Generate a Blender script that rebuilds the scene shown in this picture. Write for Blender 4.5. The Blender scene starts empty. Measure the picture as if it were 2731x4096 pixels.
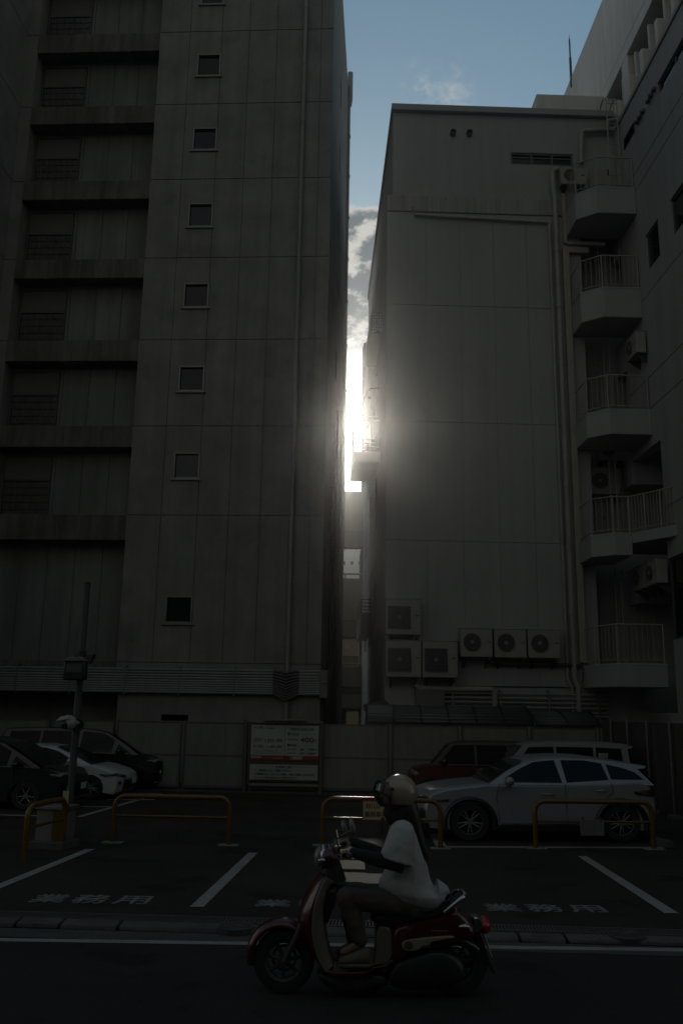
import bpy, bmesh, math, random
from mathutils import Vector, Matrix
random.seed(7)
C = bpy.context.scene.collection
PI = math.pi
R_ = math.radians
# ---------------------------------------------------------------- camera model (photo is 2731 x 4096)
FOC, PCX, PCY = 3576.0, 1365.5, 2048.0
PITCH, ROLL, CAMH = R_(12.66), 0.016, 1.95
_F = Vector((0, math.cos(PITCH), math.sin(PITCH)))
_R0 = Vector((1, 0, 0)); _U0 = _R0.cross(_F)
CR = _R0*math.cos(ROLL) + _U0*math.sin(ROLL)
CU = -_R0*math.sin(ROLL) + _U0*math.cos(ROLL)
CAM = Vector((0, 0, CAMH))
def ray(px, py):
    return (_F*FOC + CR*(px-PCX) + CU*(PCY-py)).normalized()
def ground(px, py, z=0.0):
    d = ray(px, py); t = (z-CAMH)/d.z
    p = CAM + d*t
    return p
class Frame:
    """a local frame: origin + rotation about z; local x = to the right along a facade, local y = away from the viewer"""
    def __init__(s, x, y, z=0.0, yaw=0.0):
        s.o = Vector((x, y, z)); s.yaw = yaw
        s.M = Matrix.Translation(s.o) @ Matrix.Rotation(yaw, 4, 'Z')
        s.Mi = s.M.inverted()
    def _lr(s, px, py):
        return s.Mi @ CAM, s.Mi.to_3x3() @ ray(px, py)
    def hit(s, px, py, dep=0.0):
        o, d = s._lr(px, py); t = (dep-o.y)/d.y; p = o+d*t
        return p.x, p.z
    def side(s, px, py, x=0.0):
        o, d = s._lr(px, py); t = (x-o.x)/d.x; p = o+d*t
        return p.y, p.z
    def flat(s, px, py, z=0.0):
        o, d = s._lr(px, py); t = (z-o.z)/d.z; p = o+d*t
        return p.x, p.y
    def W(s, x, y, z):
        return s.M @ Vector((x, y, z))
# ---------------------------------------------------------------- mesh builder
class MB:
    def __init__(s): s.v = []; s.f = []
    def add(s, vs, fs):
        b = len(s.v); s.v += [tuple(v) for v in vs]; s.f += [tuple(i+b for i in f) for f in fs]; return s
    def box(s, x0, x1, y0, y1, z0, z1):
        return s.add([(x0,y0,z0),(x1,y0,z0),(x1,y1,z0),(x0,y1,z0),(x0,y0,z1),(x1,y0,z1),(x1,y1,z1),(x0,y1,z1)],
              [(0,3,2,1),(4,5,6,7),(0,1,5,4),(1,2,6,5),(2,3,7,6),(3,0,4,7)])
    def quad(s, a, b, c, d): return s.add([a,b,c,d],[(0,1,2,3)])
    def prism(s, poly, m, t0, t1):
        """poly: list of (u,v); m(u,v,t)->xyz; extruded t0..t1"""
        n = len(poly)
        vs = [m(u,v,t0) for u,v in poly] + [m(u,v,t1) for u,v in poly]
        fs = [tuple(range(n-1,-1,-1)), tuple(range(n,2*n))] + [(i,(i+1)%n,n+(i+1)%n,n+i) for i in range(n)]
        return s.add(vs, fs)
    def tube(s, pts, r, n=10, cap=True, sq=(1,1)):
        """swept tube; r = number or list"""
        pts = [Vector(p) for p in pts]; k = len(pts)
        rs = r if isinstance(r, (list,tuple)) else [r]*k
        up = None; vs = []
        for i,p in enumerate(pts):
            t = (pts[min(i+1,k-1)] - pts[max(i-1,0)]).normalized()
            if up is None:
                up = Vector((0,0,1)) if abs(t.z) < .9 else Vector((1,0,0))
            a = t.cross(up).normalized(); b = a.cross(t).normalized(); up = b
            for j in range(n):
                an = 2*PI*j/n
                vs.append(p + (a*math.cos(an)*sq[0] + b*math.sin(an)*sq[1])*rs[i])
        fs = [(i*n+j, i*n+(j+1)%n, (i+1)*n+(j+1)%n, (i+1)*n+j) for i in range(k-1) for j in range(n)]
        if cap: fs += [tuple(range(n-1,-1,-1)), tuple((k-1)*n+j for j in range(n))]
        return s.add(vs, fs)
    def lathe(s, prof, c, axis='y', n=28, cap=True):
        """prof: list of (radius, t) along axis through c"""
        vs = []; k = len(prof)
        for r,t in prof:
            for j in range(n):
                a = 2*PI*j/n; ca, sa = math.cos(a)*r, math.sin(a)*r
                if axis=='y': vs.append((c[0]+ca, c[1]+t, c[2]+sa))
                elif axis=='z': vs.append((c[0]+ca, c[1]+sa, c[2]+t))
                else: vs.append((c[0]+t, c[1]+ca, c[2]+sa))
        fs = [(i*n+j, i*n+(j+1)%n, (i+1)*n+(j+1)%n, (i+1)*n+j) for i in range(k-1) for j in range(n)]
        if cap and prof[0][0] > 1e-4: fs.append(tuple(range(n)))
        if cap and prof[-1][0] > 1e-4: fs.append(tuple((k-1)*n+j for j in range(n)))
        return s.add(vs, fs)
    def ell(s, c, r, n=16, m=10):
        vs = []; fs = []
        for i in range(m+1):
            th = PI*i/m
            for j in range(n):
                a = 2*PI*j/n
                vs.append((c[0]+r[0]*math.sin(th)*math.cos(a), c[1]+r[1]*math.sin(th)*math.sin(a), c[2]+r[2]*math.cos(th)))
        fs = [(i*n+j, i*n+(j+1)%n, (i+1)*n+(j+1)%n, (i+1)*n+j) for i in range(m) for j in range(n)]
        return s.add(vs, fs)
    def loft(s, rings, cap=True):
        n = len(rings[0]); k = len(rings)
        vs = [v for r in rings for v in r]
        fs = [(i*n+j, i*n+(j+1)%n, (i+1)*n+(j+1)%n, (i+1)*n+j) for i in range(k-1) for j in range(n)]
        if cap: fs += [tuple(range(n-1,-1,-1)), tuple((k-1)*n+j for j in range(n))]
        return s.add(vs, fs)
    def relief(s, u0, u1, v0, v1, regs, m):
        """flat wall u0..u1 x v0..v1 with rectangular regions (ua,ub,va,vb,depth); depth None -> open, 2-tuple (None,d) open with reveals d"""
        us = {u0,u1}; vs_ = {v0,v1}
        for a,b,c,d,_ in regs:
            for q in (a,b):
                if u0 < q < u1: us.add(q)
            for q in (c,d):
                if v0 < q < v1: vs_.add(q)
        def uniq(l):
            o = []
            for q in sorted(l):
                if not o or q-o[-1] > 1e-5: o.append(q)
            return o
        us = uniq(us); vs_ = uniq(vs_)
        nu, nv = len(us)-1, len(vs_)-1
        D = [[(0.0,True)]*nv for _ in range(nu)]
        for a,b,c,d,dep in regs:
            op = not isinstance(dep, tuple)
            dv = dep if op else dep[1]
            for i in range(nu):
                um = (us[i]+us[i+1])/2
                if um < a or um > b: continue
                for j in range(nv):
                    vm = (vs_[j]+vs_[j+1])/2
                    if c <= vm <= d: D[i][j] = (dv, op)
        for i in range(nu):
            for j in range(nv):
                d, solid = D[i][j]
                a,b,c,e = us[i],us[i+1],vs_[j],vs_[j+1]
                if solid: s.quad(m(a,c,d),m(b,c,d),m(b,e,d),m(a,e,d))
                if i+1 < nu and abs(D[i+1][j][0]-d) > 1e-6:
                    d2 = D[i+1][j][0]; s.quad(m(b,c,d),m(b,c,d2),m(b,e,d2),m(b,e,d))
                if j+1 < nv and abs(D[i][j+1][0]-d) > 1e-6:
                    d2 = D[i][j+1][0]; s.quad(m(a,e,d),m(b,e,d),m(b,e,d2),m(a,e,d2))
        return s
    def mesh(s, name, sharp=None):
        me = bpy.data.meshes.new(name); me.from_pydata(s.v, [], s.f); me.validate(); me.update()
        bm = bmesh.new(); bm.from_mesh(me)
        bmesh.ops.recalc_face_normals(bm, faces=bm.faces); bm.to_mesh(me); bm.free()
        if sharp is not None:
            for p in me.polygons: p.use_smooth = True
            me.set_sharp_from_angle(angle=R_(sharp))
        return me
    def build(s, name, mat, parent=None, sharp=None, bevel=None, seg=2):
        me = s.mesh(name, sharp)
        o = bpy.data.objects.new(name, me); C.objects.link(o)
        if mat: me.materials.append(mat)
        if parent: o.parent = parent
        if bevel:
            b = o.modifiers.new('bevel','BEVEL'); b.width = bevel; b.segments = seg; b.limit_method = 'ANGLE'; b.angle_limit = R_(40)
            b.harden_normals = False
            for p in me.polygons: p.use_smooth = True
            me.set_sharp_from_angle(angle=R_(35))
        return o
def thing(name, label, cat, loc=(0,0,0), yaw=0.0, group=None):
    o = bpy.data.objects.new(name, None); C.objects.link(o); o.empty_display_size = .2
    o.location = loc; o.rotation_euler = (0,0,yaw); o['label'] = label; o['category'] = cat
    if group: o['group'] = group
    return o
def tag(o, label, cat, group=None, kind=None):
    if label: o['label'] = label
    if cat: o['category'] = cat
    if group: o['group'] = group
    if kind: o['kind'] = kind
    return o
def struct(o): o['kind'] = 'structure'; return o
def fthing(name, label, cat, fr, x=0, y=0, z=0, group=None, yaw=0):
    p = fr.W(x,y,z); return thing(name, label, cat, p, fr.yaw+yaw, group)
def dup(root, loc=None, yaw=None, label=None):
    r = root.copy(); C.objects.link(r)
    if loc is not None: r.location = loc
    if yaw is not None: r.rotation_euler = (0,0,yaw)
    if label: r['label'] = label
    for ch in [o for o in bpy.data.objects if o.parent == root]:
        c = ch.copy(); C.objects.link(c); c.parent = r
        for g in [o for o in bpy.data.objects if o.parent == ch]:
            d = g.copy(); C.objects.link(d); d.parent = c
    return r
XZ = lambda u,v,w: (u,w,v)
# ---------------------------------------------------------------- materials
def mat(name, col, rough=.6, metal=0.0, var=.0, vscale=1.0, streak=0.0, stscale=(3,3,.25), fine=0.0, fscale=60, bump=0.0, bscale=40, spec=.5, coat=0.0, dirt=None, stain=0.0, stsc=1.3, wear=None):
    m = bpy.data.materials.new(name); m.use_nodes = True
    nt = m.node_tree; N = nt.nodes; L = nt.links
    b = N['Principled BSDF']
    b.inputs['Base Color'].default_value = (*col, 1); b.inputs['Roughness'].default_value = rough
    b.inputs['Metallic'].default_value = metal; b.inputs['Specular IOR Level'].default_value = spec
    b.inputs['Coat Weight'].default_value = coat
    if not (var or streak or fine or bump or wear): return m
    tc = N.new('ShaderNodeTexCoord')
    cur = None
    def mult(fac_out, lo, hi, cur):
        mr = N.new('ShaderNodeMapRange'); mr.inputs[1].default_value = .3; mr.inputs[2].default_value = .7
        mr.inputs[3].default_value = lo; mr.inputs[4].default_value = hi
        L.new(fac_out, mr.inputs[0])
        mx = N.new('ShaderNodeVectorMath'); mx.operation = 'SCALE'
        if cur is None: mx.inputs[0].default_value = col
        else: L.new(cur, mx.inputs[0])
        L.new(mr.outputs[0], mx.inputs['Scale'])
        return mx.outputs[0]
    def noise(scale, det=5, mp=None, rgh=.6):
        n = N.new('ShaderNodeTexNoise'); n.inputs['Scale'].default_value = scale; n.inputs['Detail'].default_value = det
        n.inputs['Roughness'].default_value = rgh
        if mp:
            q = N.new('ShaderNodeMapping'); q.inputs['Scale'].default_value = mp; L.new(tc.outputs['Object'], q.inputs[0]); L.new(q.outputs[0], n.inputs['Vector'])
        else: L.new(tc.outputs['Object'], n.inputs['Vector'])
        return n.outputs['Fac']
    if var: cur = mult(noise(vscale,6), 1-var, 1+var, cur)
    if streak: cur = mult(noise(1.0,5,stscale,.7), 1-streak, 1+streak*.6, cur)
    if fine: cur = mult(noise(fscale,3), 1-fine, 1+fine, cur)
    def thresh(fac, lo, hi, a, b_):
        mr = N.new('ShaderNodeMapRange'); mr.inputs[1].default_value=lo; mr.inputs[2].default_value=hi; mr.inputs[3].default_value=a; mr.inputs[4].default_value=b_; L.new(fac, mr.inputs[0]); return mr.outputs[0]
    if stain:
        for sc_,lo in ((stsc,.56),(stsc*4.3,.60)):
            mx = N.new('ShaderNodeVectorMath'); mx.operation='SCALE'
            if cur is None: mx.inputs[0].default_value = col
            else: L.new(cur, mx.inputs[0])
            L.new(thresh(noise(sc_,7,None,.65), lo, lo+.05, 1.0, 1-stain), mx.inputs['Scale']); cur = mx.outputs[0]
    if wear:
        mm = N.new('ShaderNodeMix'); mm.data_type='RGBA'; L.new(thresh(noise(wear[1],8,None,.75), wear[0], wear[0]+.06, 0, 1), mm.inputs[0])
        if cur is None: mm.inputs[6].default_value=(*col,1)
        else: L.new(cur, mm.inputs[6])
        mm.inputs[7].default_value=(.045,.043,.037,1); cur = mm.outputs[2]
    if cur is not None: L.new(cur, b.inputs['Base Color'])
    if bump:
        bp = N.new('ShaderNodeBump'); bp.inputs['Strength'].default_value = bump; bp.inputs['Distance'].default_value = .02
        L.new(noise(bscale,4), bp.inputs['Height']); L.new(bp.outputs[0], b.inputs['Normal'])
    return m
M = {}
M['conc']   = mat('concrete_wall', (.204,.203,.187), .85, var=.20, vscale=.8, streak=.18, stscale=(2.6,2.6,.14), fine=.06, fscale=25, stain=.13, stsc=.6, bump=.15, bscale=9)
M['conc_d'] = mat('concrete_recess', (.189,.194,.178), .85, var=.2, vscale=.5, streak=.28, stscale=(2.5,2.5,.15), fine=.06, fscale=25, bump=.12, bscale=9)
M['spand']  = mat('concrete_spandrel', (.125,.122,.108), .9, var=.3, vscale=.8, streak=.5, stscale=(4,4,.3), bump=.15, bscale=12)
M['joint']  = mat('joint_sealant', (.06,.06,.055), .8, fine=.1)
M['white']  = mat('white_stucco', (.292,.298,.287), .75, var=.06, vscale=.25, streak=.08, stscale=(2.5,2.5,.10), fine=.03, stain=.05, stsc=.45, bump=.06, bscale=30)
M['whiteb'] = mat('white_stucco_band', (.275,.275,.26), .75, var=.12, vscale=.6, streak=.32, stscale=(6,6,.25), fine=.03, bump=.06, bscale=30)
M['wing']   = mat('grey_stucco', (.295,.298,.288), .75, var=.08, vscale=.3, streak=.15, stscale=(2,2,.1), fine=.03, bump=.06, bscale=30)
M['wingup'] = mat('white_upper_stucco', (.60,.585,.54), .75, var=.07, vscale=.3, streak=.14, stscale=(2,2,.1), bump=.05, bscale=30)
M['glass']  = mat('dark_window_glass', (.008,.009,.010), .10, spec=.40)
M['glassd'] = mat('dim_window_glass', (.01,.01,.01), .35, spec=.3)
M['gblock'] = mat('glass_block', (.085,.085,.075), .25, var=.2, vscale=4, spec=.5)
M['alu']    = mat('aluminium_frame', (.20,.20,.185), .45, .6, fine=.08)
M['alud']   = mat('dark_window_frame', (.10,.10,.10), .5, .3, fine=.1)
M['pipe']   = mat('grey_pipe', (.23,.235,.22), .6, var=.12, vscale=2, streak=.15)
M['pipew']  = mat('pale_pipe', (.29,.285,.255), .55, var=.12, vscale=2, streak=.15)
M['pipeb']  = mat('beige_trunking', (.29,.265,.225), .6, var=.12, vscale=2)
M['rust']   = mat('dark_steel', (.05,.047,.043), .6, .2, var=.3, vscale=8)
M['flexc']  = mat('flexible_conduit_sleeve', (.075,.073,.068), .7, fine=.1)
M['blackp'] = mat('black_plastic', (.012,.012,.012), .45, fine=.1)
M['rail']   = mat('white_railing_paint', (.27,.265,.24), .5, var=.12, vscale=5)
M['ac']     = mat('air_conditioner_casing', (.27,.265,.24), .5, var=.08, vscale=3)
M['acg']    = mat('fan_grille', (.05,.05,.05), .6, fine=.1)
M['asph']   = mat('parking_asphalt', (.036,.0335,.027), .82, var=.22, vscale=.6, fine=.35, fscale=70, bump=.5, bscale=160, spec=.12, stain=.38, stsc=.9)
M['road']   = mat('road_asphalt', (.031,.0302,.027), .8, var=.2, vscale=.5, fine=.4, fscale=80, bump=.5, bscale=170, spec=.15, stain=.33, stsc=.7)
M['gut']    = mat('gutter_concrete', (.05,.05,.047), .85, var=.3, vscale=2, fine=.25, fscale=60, bump=.4, bscale=60)
M['kerb']   = mat('kerb_granite', (.072,.072,.066), .85, var=.35, vscale=3, fine=.3, fscale=50, bump=.6, bscale=35)
M['paint']  = mat('white_road_paint', (.25,.25,.24), .7, var=.15, vscale=3, fine=.25, fscale=60, bump=.2, bscale=120, wear=(.62,9))
M['paintd'] = mat('worn_road_paint', (.18,.18,.17), .75, var=.25, vscale=5, fine=.4, fscale=45, bump=.2, bscale=120, wear=(.56,14))
M['yellow'] = mat('yellow_barrier_paint', (.115,.062,.006), .25, var=.15, vscale=4, fine=.12, fscale=30, wear=(.66,11))
M['fence']  = mat('beige_fence_panel', (.154,.157,.140), .7, var=.10, vscale=.8, streak=.18, stscale=(5,5,.5), stain=.12, stsc=2)
M['fpost']  = mat('fence_post', (.09,.09,.08), .5, .3, var=.1, vscale=4)
M['tarp']   = mat('dark_fence_sheet', (.05,.048,.043), .8, var=.15, vscale=1.2, streak=.15)
M['galv']   = mat('galvanised_steel', (.18,.18,.17), .5, .5, var=.2, vscale=6)
M['polyc']  = mat('smoked_canopy_panel', (.075,.077,.078), .35, var=.1, vscale=3)
M['post']   = mat('dark_lamp_post', (.06,.062,.06), .55, .2, var=.15, vscale=3)
M['keiw']   = mat('white_kei_paint', (.20,.207,.212), .28, coat=.35)
M['blind']  = mat('roller_blind', (.13,.127,.115), .8, var=.1, vscale=2)
M['signw']  = mat('sign_white', (.33,.34,.315), .5, var=.03, vscale=3)
M['signt']  = mat('sign_dark_text', (.03,.028,.026), .6)
M['signbr'] = mat('sign_brown_text', (.12,.075,.03), .6)
M['signr']  = mat('sign_red', (.20,.02,.016), .5, var=.06, vscale=4)
M['signf']  = mat('sign_frame_brown', (.07,.05,.04), .6, var=.1, vscale=5)
M['paper']  = mat('laminated_notice', (.40,.35,.18), .5, var=.12, vscale=6)
M['tyre']   = mat('tyre_rubber', (.014,.014,.014), .75, fine=.2, fscale=80)
M['alloy']  = mat('alloy_wheel', (.17,.17,.165), .35, .25)
M['chrome'] = mat('chrome_trim', (.45,.45,.45), .15, 1.0)
M['cglass'] = mat('car_glass', (.006,.007,.007), .05, spec=.15)
M['lens']   = mat('headlight_lens', (.16,.155,.14), .12, .0, spec=.6)
M['lensd']  = mat('smoked_lens', (.03,.03,.032), .08, spec=.8)
M['lensr']  = mat('red_lens', (.30,.008,.008), .12, spec=.7)
M['lensrd'] = mat('dark_red_lens', (.06,.004,.004), .12, spec=.6)
M['lenso']  = mat('amber_lens', (.5,.2,.05), .12, spec=.7)
M['plate']  = mat('number_plate', (.6,.6,.58), .45)
M['cblack'] = mat('black_car_paint', (.006,.006,.007), .22, coat=.35)
M['cwhite'] = mat('white_car_paint', (.42,.43,.43), .25, coat=.35)
M['csilver']= mat('pale_grey_car_paint', (.23,.237,.24), .28, .25, coat=.35)
M['cblue']  = mat('dark_blue_car_paint', (.020,.026,.034), .2, .3, coat=.4)
M['cred']   = mat('dark_red_car_paint', (.08,.018,.010), .25, .2, coat=.35)
M['sred']   = mat('red_scooter_paint', (.05,.0045,.007), .22, coat=.35)
M['cream']  = mat('cream_plastic', (.22,.19,.135), .4, var=.05, vscale=4)
M['creamd'] = mat('beige_legshield_plastic', (.115,.10,.075), .5, var=.06, vscale=4)
M['helmet'] = mat('cream_helmet_shell', (.28,.235,.165), .22, coat=.5)
M['visor']  = mat('smoked_visor', (.10,.11,.12), .12, spec=.7)
M['skin']   = mat('skin', (.20,.125,.09), .55, var=.06, vscale=20)
M['hair']   = mat('dark_hair', (.012,.009,.008), .45, streak=.3, stscale=(60,60,8))
M['shirt']  = mat('white_cotton', (.34,.34,.335), .85, var=.05, vscale=6, bump=.6, bscale=11)
M['trous']  = mat('taupe_cotton', (.066,.054,.046), .9, var=.1, vscale=8, bump=.2, bscale=16)
M['blackc'] = mat('black_cloth', (.008,.008,.008), .85, bump=.15, bscale=20)
M['shoe']   = mat('beige_canvas_shoe', (.11,.095,.066), .8, var=.15, vscale=20)
M['seat']   = mat('black_vinyl', (.012,.011,.011), .5)
M['bluefar']= mat('pale_blue_cladding', (.62,.68,.72), .6, var=.05, vscale=.4)
M['bridge'] = mat('bridge_concrete', (.17,.168,.155), .8, var=.1, vscale=.4, streak=.15)
M['ochre']  = mat('ochre_wall', (.22,.185,.10), .7, var=.08, vscale=.5)
M['cab']    = mat('grey_cabinet_paint', (.14,.14,.127), .55, var=.12, vscale=3, streak=.15)
M['iron']   = mat('cast_iron', (.06,.06,.06), .5, .4, fine=.3)
M['grate']  = mat('steel_grating', (.16,.165,.165), .45, .6, fine=.2)
M['pit']    = mat('drain_bottom', (.008,.008,.008), .9)
M['warm']   = None
# ---------------------------------------------------------------- text
def text_into(mb, txt, m, x, v, size, width=None, bold=0.0, align='LEFT', squash=None):
    """adds the glyphs of txt to mb through m(u,v); size = cap height-ish em; width forces the run's width"""
    cu = bpy.data.curves.new('lettering','FONT'); cu.body = txt; cu.size = 1.0; cu.offset = 0; cu.resolution_u = 3
    cu.fill_mode = 'FRONT' if hasattr(cu,'fill_mode') else cu.fill_mode
    o = bpy.data.objects.new('lettering_source', cu); C.objects.link(o)
    dg = bpy.context.evaluated_depsgraph_get(); dg.update()
    me = bpy.data.meshes.new_from_object(o.evaluated_get(dg))
    vs = [tuple(q.co) for q in me.vertices]; fs = [tuple(p.vertices) for p in me.polygons]
    bpy.data.objects.remove(o); bpy.data.curves.remove(cu); bpy.data.meshes.remove(me)
    if not vs: return
    x0 = min(q[0] for q in vs); x1 = max(q[0] for q in vs)
    sx = size if width is None else width/(x1-x0)
    off = {'LEFT':0,'CENTER':-(x1-x0)/2*sx,'RIGHT':-(x1-x0)*sx}[align]
    sy = size if squash is None else squash
    n = (Vector(m(1,0))-Vector(m(0,0))).cross(Vector(m(0,1))-Vector(m(0,0))).normalized()
    bx = bold*sx; bz = bold*sy
    for k,(du,dv) in enumerate(((0,0),(bx,0),(-bx*.5,bz),(bx*.5,-bz)) if bold > .008 else ((0,0),)):
        mb.add([tuple(Vector(m(x+off+(q[0]-x0)*sx+du, v+q[1]*sy+dv))+n*(.00025*k)) for q in vs], fs)
# tuning
SKYS=.10; EXPO=-0.85; HAZE=.00105; HANI=.95; AUR=22; AUR2=2000; SKYDUST=.25; SKYT=(1.66,1.84,1.62)
CLOFF=(0.3,0.1,0.2); CLD_D=(2.7,3.2,3.5); CLD_L=(10,9.9,9.3); CLD_S=(24,23.5,22); CLD_FILL=(2.95,3.0,2.75)
# ================================================================ frames
def at_y(px, py, y):
    d = ray(px, py); return CAM + d*(y/d.y)
pL = at_y(1283, 2650, 25.5)
LF = Frame(pL.x, pL.y, 0, R_(-3.0))
pR = at_y(1541, 2164, 26.2)
RF = Frame(pR.x, pR.y, 0, R_(1.5))
z1 = lambda x,y: (x*.8929, y*.8929)
z2 = lambda x,y: (1331+x*.8929, y*.8929)
z3 = lambda x,y: (x*.8929, 1300+y*.8929)
z4 = lambda x,y: (1331+x*.8929, 1300+y*.8929)
q1 = lambda x,y: (x*.6378, 2600+y*.6378)
q2 = lambda x,y: (900+x*.6378, 2600+y*.6378)
q3 = lambda x,y: (1731+x*.6378, 2600+y*.6378)
z8 = lambda x,y: (2200+x*.3386, y*.3386)
zA = lambda x,y: (1480+x*.5102, 2380+y*.5102)   # AC zone
zB = lambda x,y: (2150+x*.3705, 480+y*.3705)
zC = lambda x,y: (2150+x*.3705, 1100+y*.3705)
zD = lambda x,y: (2150+x*.3705, 1720+y*.3705)
zE = lambda x,y: (2150+x*.3705, 2240+y*.3705)
z6 = lambda x,y: (1300+x*.3827, 1200+y*.3827)
z7 = lambda x,y: (1300+x*.3827, 2000+y*.3827)
# ================================================================ LEFT CONCRETE BUILDING
def build_left():
    fr = LF; hx = lambda p,dep=0: fr.hit(*p,dep)[0]; hz = lambda p,dep=0: fr.hit(*p,dep)[1]
    T = thing('concrete_building','tall stained concrete building left of the gap, with stacked recesses and small square windows','building', fr.o, fr.yaw)
    HT = 29.6; XL = -21.0
    zj = [hz(z1(1100,-205)), hz(z1(1100,137)), hz(z1(1100,462)), hz(z1(1100,799)), hz(z1(1100,1152)), hz(z3(1050,65)), hz(z3(1050,452)), hz(z3(1050,853)), hz(z3(1050,1516))]
    xj = [hx(z3(722,853)), hx(z3(884,853)), hx(z3(1024,853)), hx(z3(1165,853))]
    xr = hx(z3(570,853))                      # right edge of the recesses
    xl = hx(z3(25,165))                       # left edge
    xw = hx(z1(130,155))                      # the projecting wing meets here
    tops = [hz(z1(740,-90)), hz(z1(711,228)), hz(z1(688,550)), hz(z1(663,890)), hz(z1(638,1244)), hz(z3(612,160)), hz(z3(588,546)), hz(z3(562,963))]
    bots = [hz(z1(715,150)), hz(z1(690,475)), hz(z1(668,810)), hz(z1(645,1163)), hz(z3(622,70)), hz(z3(595,455)), hz(z3(570,853)), hz(z3(530,1507))]
    regs = []
    j = .014; dj = .03
    for z in zj: regs.append((xw, 0, z-j, z+j, dj))
    for x in xj: regs.append((x-j, x+j, 3.2, HT, dj))
    regs.append((-.42, -.42+2*j, 3.2, HT, dj))
    DEP = .62
    for t,b in zip(tops, bots):
        regs.append((xl, xr, b, t, DEP))
        for k in (.26,.53,.8):
            x = xl + (xr-xl)*(.30+ .7*(k-.0)/1.0*.9); regs.append((x-j, x+j, b, t, DEP+dj))
    # extra recess below, beyond the frame's foot
    xb = hx(q1(730,440)); zb1 = hz(q1(730,262)); zb0 = .0
    regs.append((xw-8, xb, zb0, zb1, .9))
    # windows
    wpx = [(z1(905,-85), z1(1000,20)), (z1(885,243),z1(988,341)), (z1(866,573),z1(970,673)), (z1(847,910),z1(952,1017)), (z1(823,1268),z1(934,1378)), (z3(801,183),z3(913,298)), (z3(779,570),z3(895,690)), (z3(748,1212),z3(865,1338))]
    xa = hx(wpx[2][0]); xb_ = hx(wpx[2][1])
    wins = []
    for a,b in wpx:
        zt, zb = hz(a), hz(b); wins.append((xa, xb_, zb, zt)); regs.append((xa, xb_, zb, zt, (None,.16)))
    sx0,sz1 = fr.hit(*q1(1012,404)); sx1,sz0 = fr.hit(*q1(1180,446))
    regs.append((sx0, sx1, sz0, sz1, .35))
    mb = MB(); mb.relief(XL, 0, 0, HT, regs, XZ)
    # right side wall (faces +x)
    DP = 9.9
    sregs = [(0, DP, z-j, z+j, dj) for z in zj] + [(y-j, y+j, 0, HT, dj) for y in (3.1, 6.2, 8.6)]
    for zt in [(a+b)/2 for a,b in zip(tops,bots)]: sregs.append((4.2, 4.75, zt-.6, zt+.5, .2))
    mb.relief(0, DP, 0, HT, sregs, lambda u,v,w: (-w,u,v))
    mb.quad((XL,DP,0),(0,DP,0),(0,DP,HT),(XL,DP,HT)); mb.quad((XL,0,0),(XL,DP,0),(XL,DP,HT),(XL,0,HT)); mb.quad((XL,0,HT),(0,0,HT),(0,DP,HT),(XL,DP,HT))
    mb.box(XL+.5, -.4, 1.0, DP-.3, 0, HT-.3)
    mb.build('wall', M['conc'], T)
    # spandrel bands between recesses, a little proud
    for i in range(len(bots)):
        zt = bots[i]; zb = tops[i+1] if i+1 < len(tops) else zt-.32
        m2 = MB(); n = 4; w = (xr-xl)/n
        for k in range(n): m2.box(xl+k*w+.018, xl+(k+1)*w-.018, -.035, .5, zb-.012, zt+.012)
        m2.build('spandrel', M['spand'], T, bevel=.012)
    # recess back walls and glass block windows
    for i,(t,b) in enumerate(zip(tops,bots)):
        m2 = MB(); m2.box(xl+.002, xr-.002, DEP-.012, DEP-.004, b+.02, t-.002); 
        m2 = MB()
        n=5; w=(xr-xl)/n
        for k in range(n): m2.box(xl+k*w+.014, xl+(k+1)*w-.014, DEP-.03, DEP+.05, b, t-.004)
        m2.build('recess_wall', M['conc_d'], T, bevel=.008)
        if i == 7: 
            m4 = MB(); c = fr.hit(*(120,2480),DEP)
            m4.tube([(xl+(xr-xl)*.63, DEP-.16, b-.2), (xl+(xr-xl)*.63, DEP-.16, b+2.9)], .075, 12); 
            continue
        x0 = xl+.10; x1 = x0+1.42; zs = b + (t-b)*.0; 
        zm = b+ (t-b)*.56
        g = MB(); g.box(x0, x1, DEP-.06, DEP-.035, b+.02, zm)
        nx,nz = 7,5
        for a in range(nx):
            for c in range(nz):
                ax0 = x0+(x1-x0)*a/nx+.02; ax1 = x0+(x1-x0)*(a+1)/nx-.02
                cz0 = b+.02+(zm-b-.02)*c/nz+.02; cz1 = b+.02+(zm-b-.02)*(c+1)/nz-.02
                g.box(ax0, ax1, DEP-.085, DEP-.05, cz0, cz1)
        gb = g.build('glass_block_window', M['gblock'], T, bevel=.012)
        l = MB(); l.box(x0, x1, DEP-.08, DEP-.02, zm+.06, t-.16)
        l.build('shutter_panel', M['blind'], T, bevel=.01)
        f = MB()
        for a in (x0-.03, x1): f.box(a, a+.03, DEP-.11, DEP-.02, b, t-.13)
        f.box(x0, x1, DEP-.11, DEP-.02, zm, zm+.06); f.box(x0, x1, DEP-.11, DEP-.02, t-.16, t-.13)
        f.build('window_frame', M['alud'], gb)
    for (a,b,c,d) in wins:
        f = MB(); t = .055
        f.box(a,a+t,-.02,.12,c,d); f.box(b-t,b,-.02,.12,c,d); f.box(a+t,b-t,-.02,.12,d-t,d); f.box(a+t,b-t,-.02,.12,c,c+t)
        f.box(a-.06,b+.06,-.06,.0,c-.05,c-.002)
        w = f.build('window', M['alu'], T, bevel=.008)
        g = MB(); g.box(a+t,b-t,.07,.09,c+t,d-t); g.build('pane', M['glass'], w)
    g = MB(); g.box(sx0+.05,sx1-.05,.2,.24,sz0+.05,sz1-.05); w = g.build('slot_window', M['glassd'], T)
    # downpipes
    px = hx(z3(1308,853)); m2 = MB(); m2.tube([(px,-.11,.6),(px,-.11,HT)], .065, 12)
    z = 1.2
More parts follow.
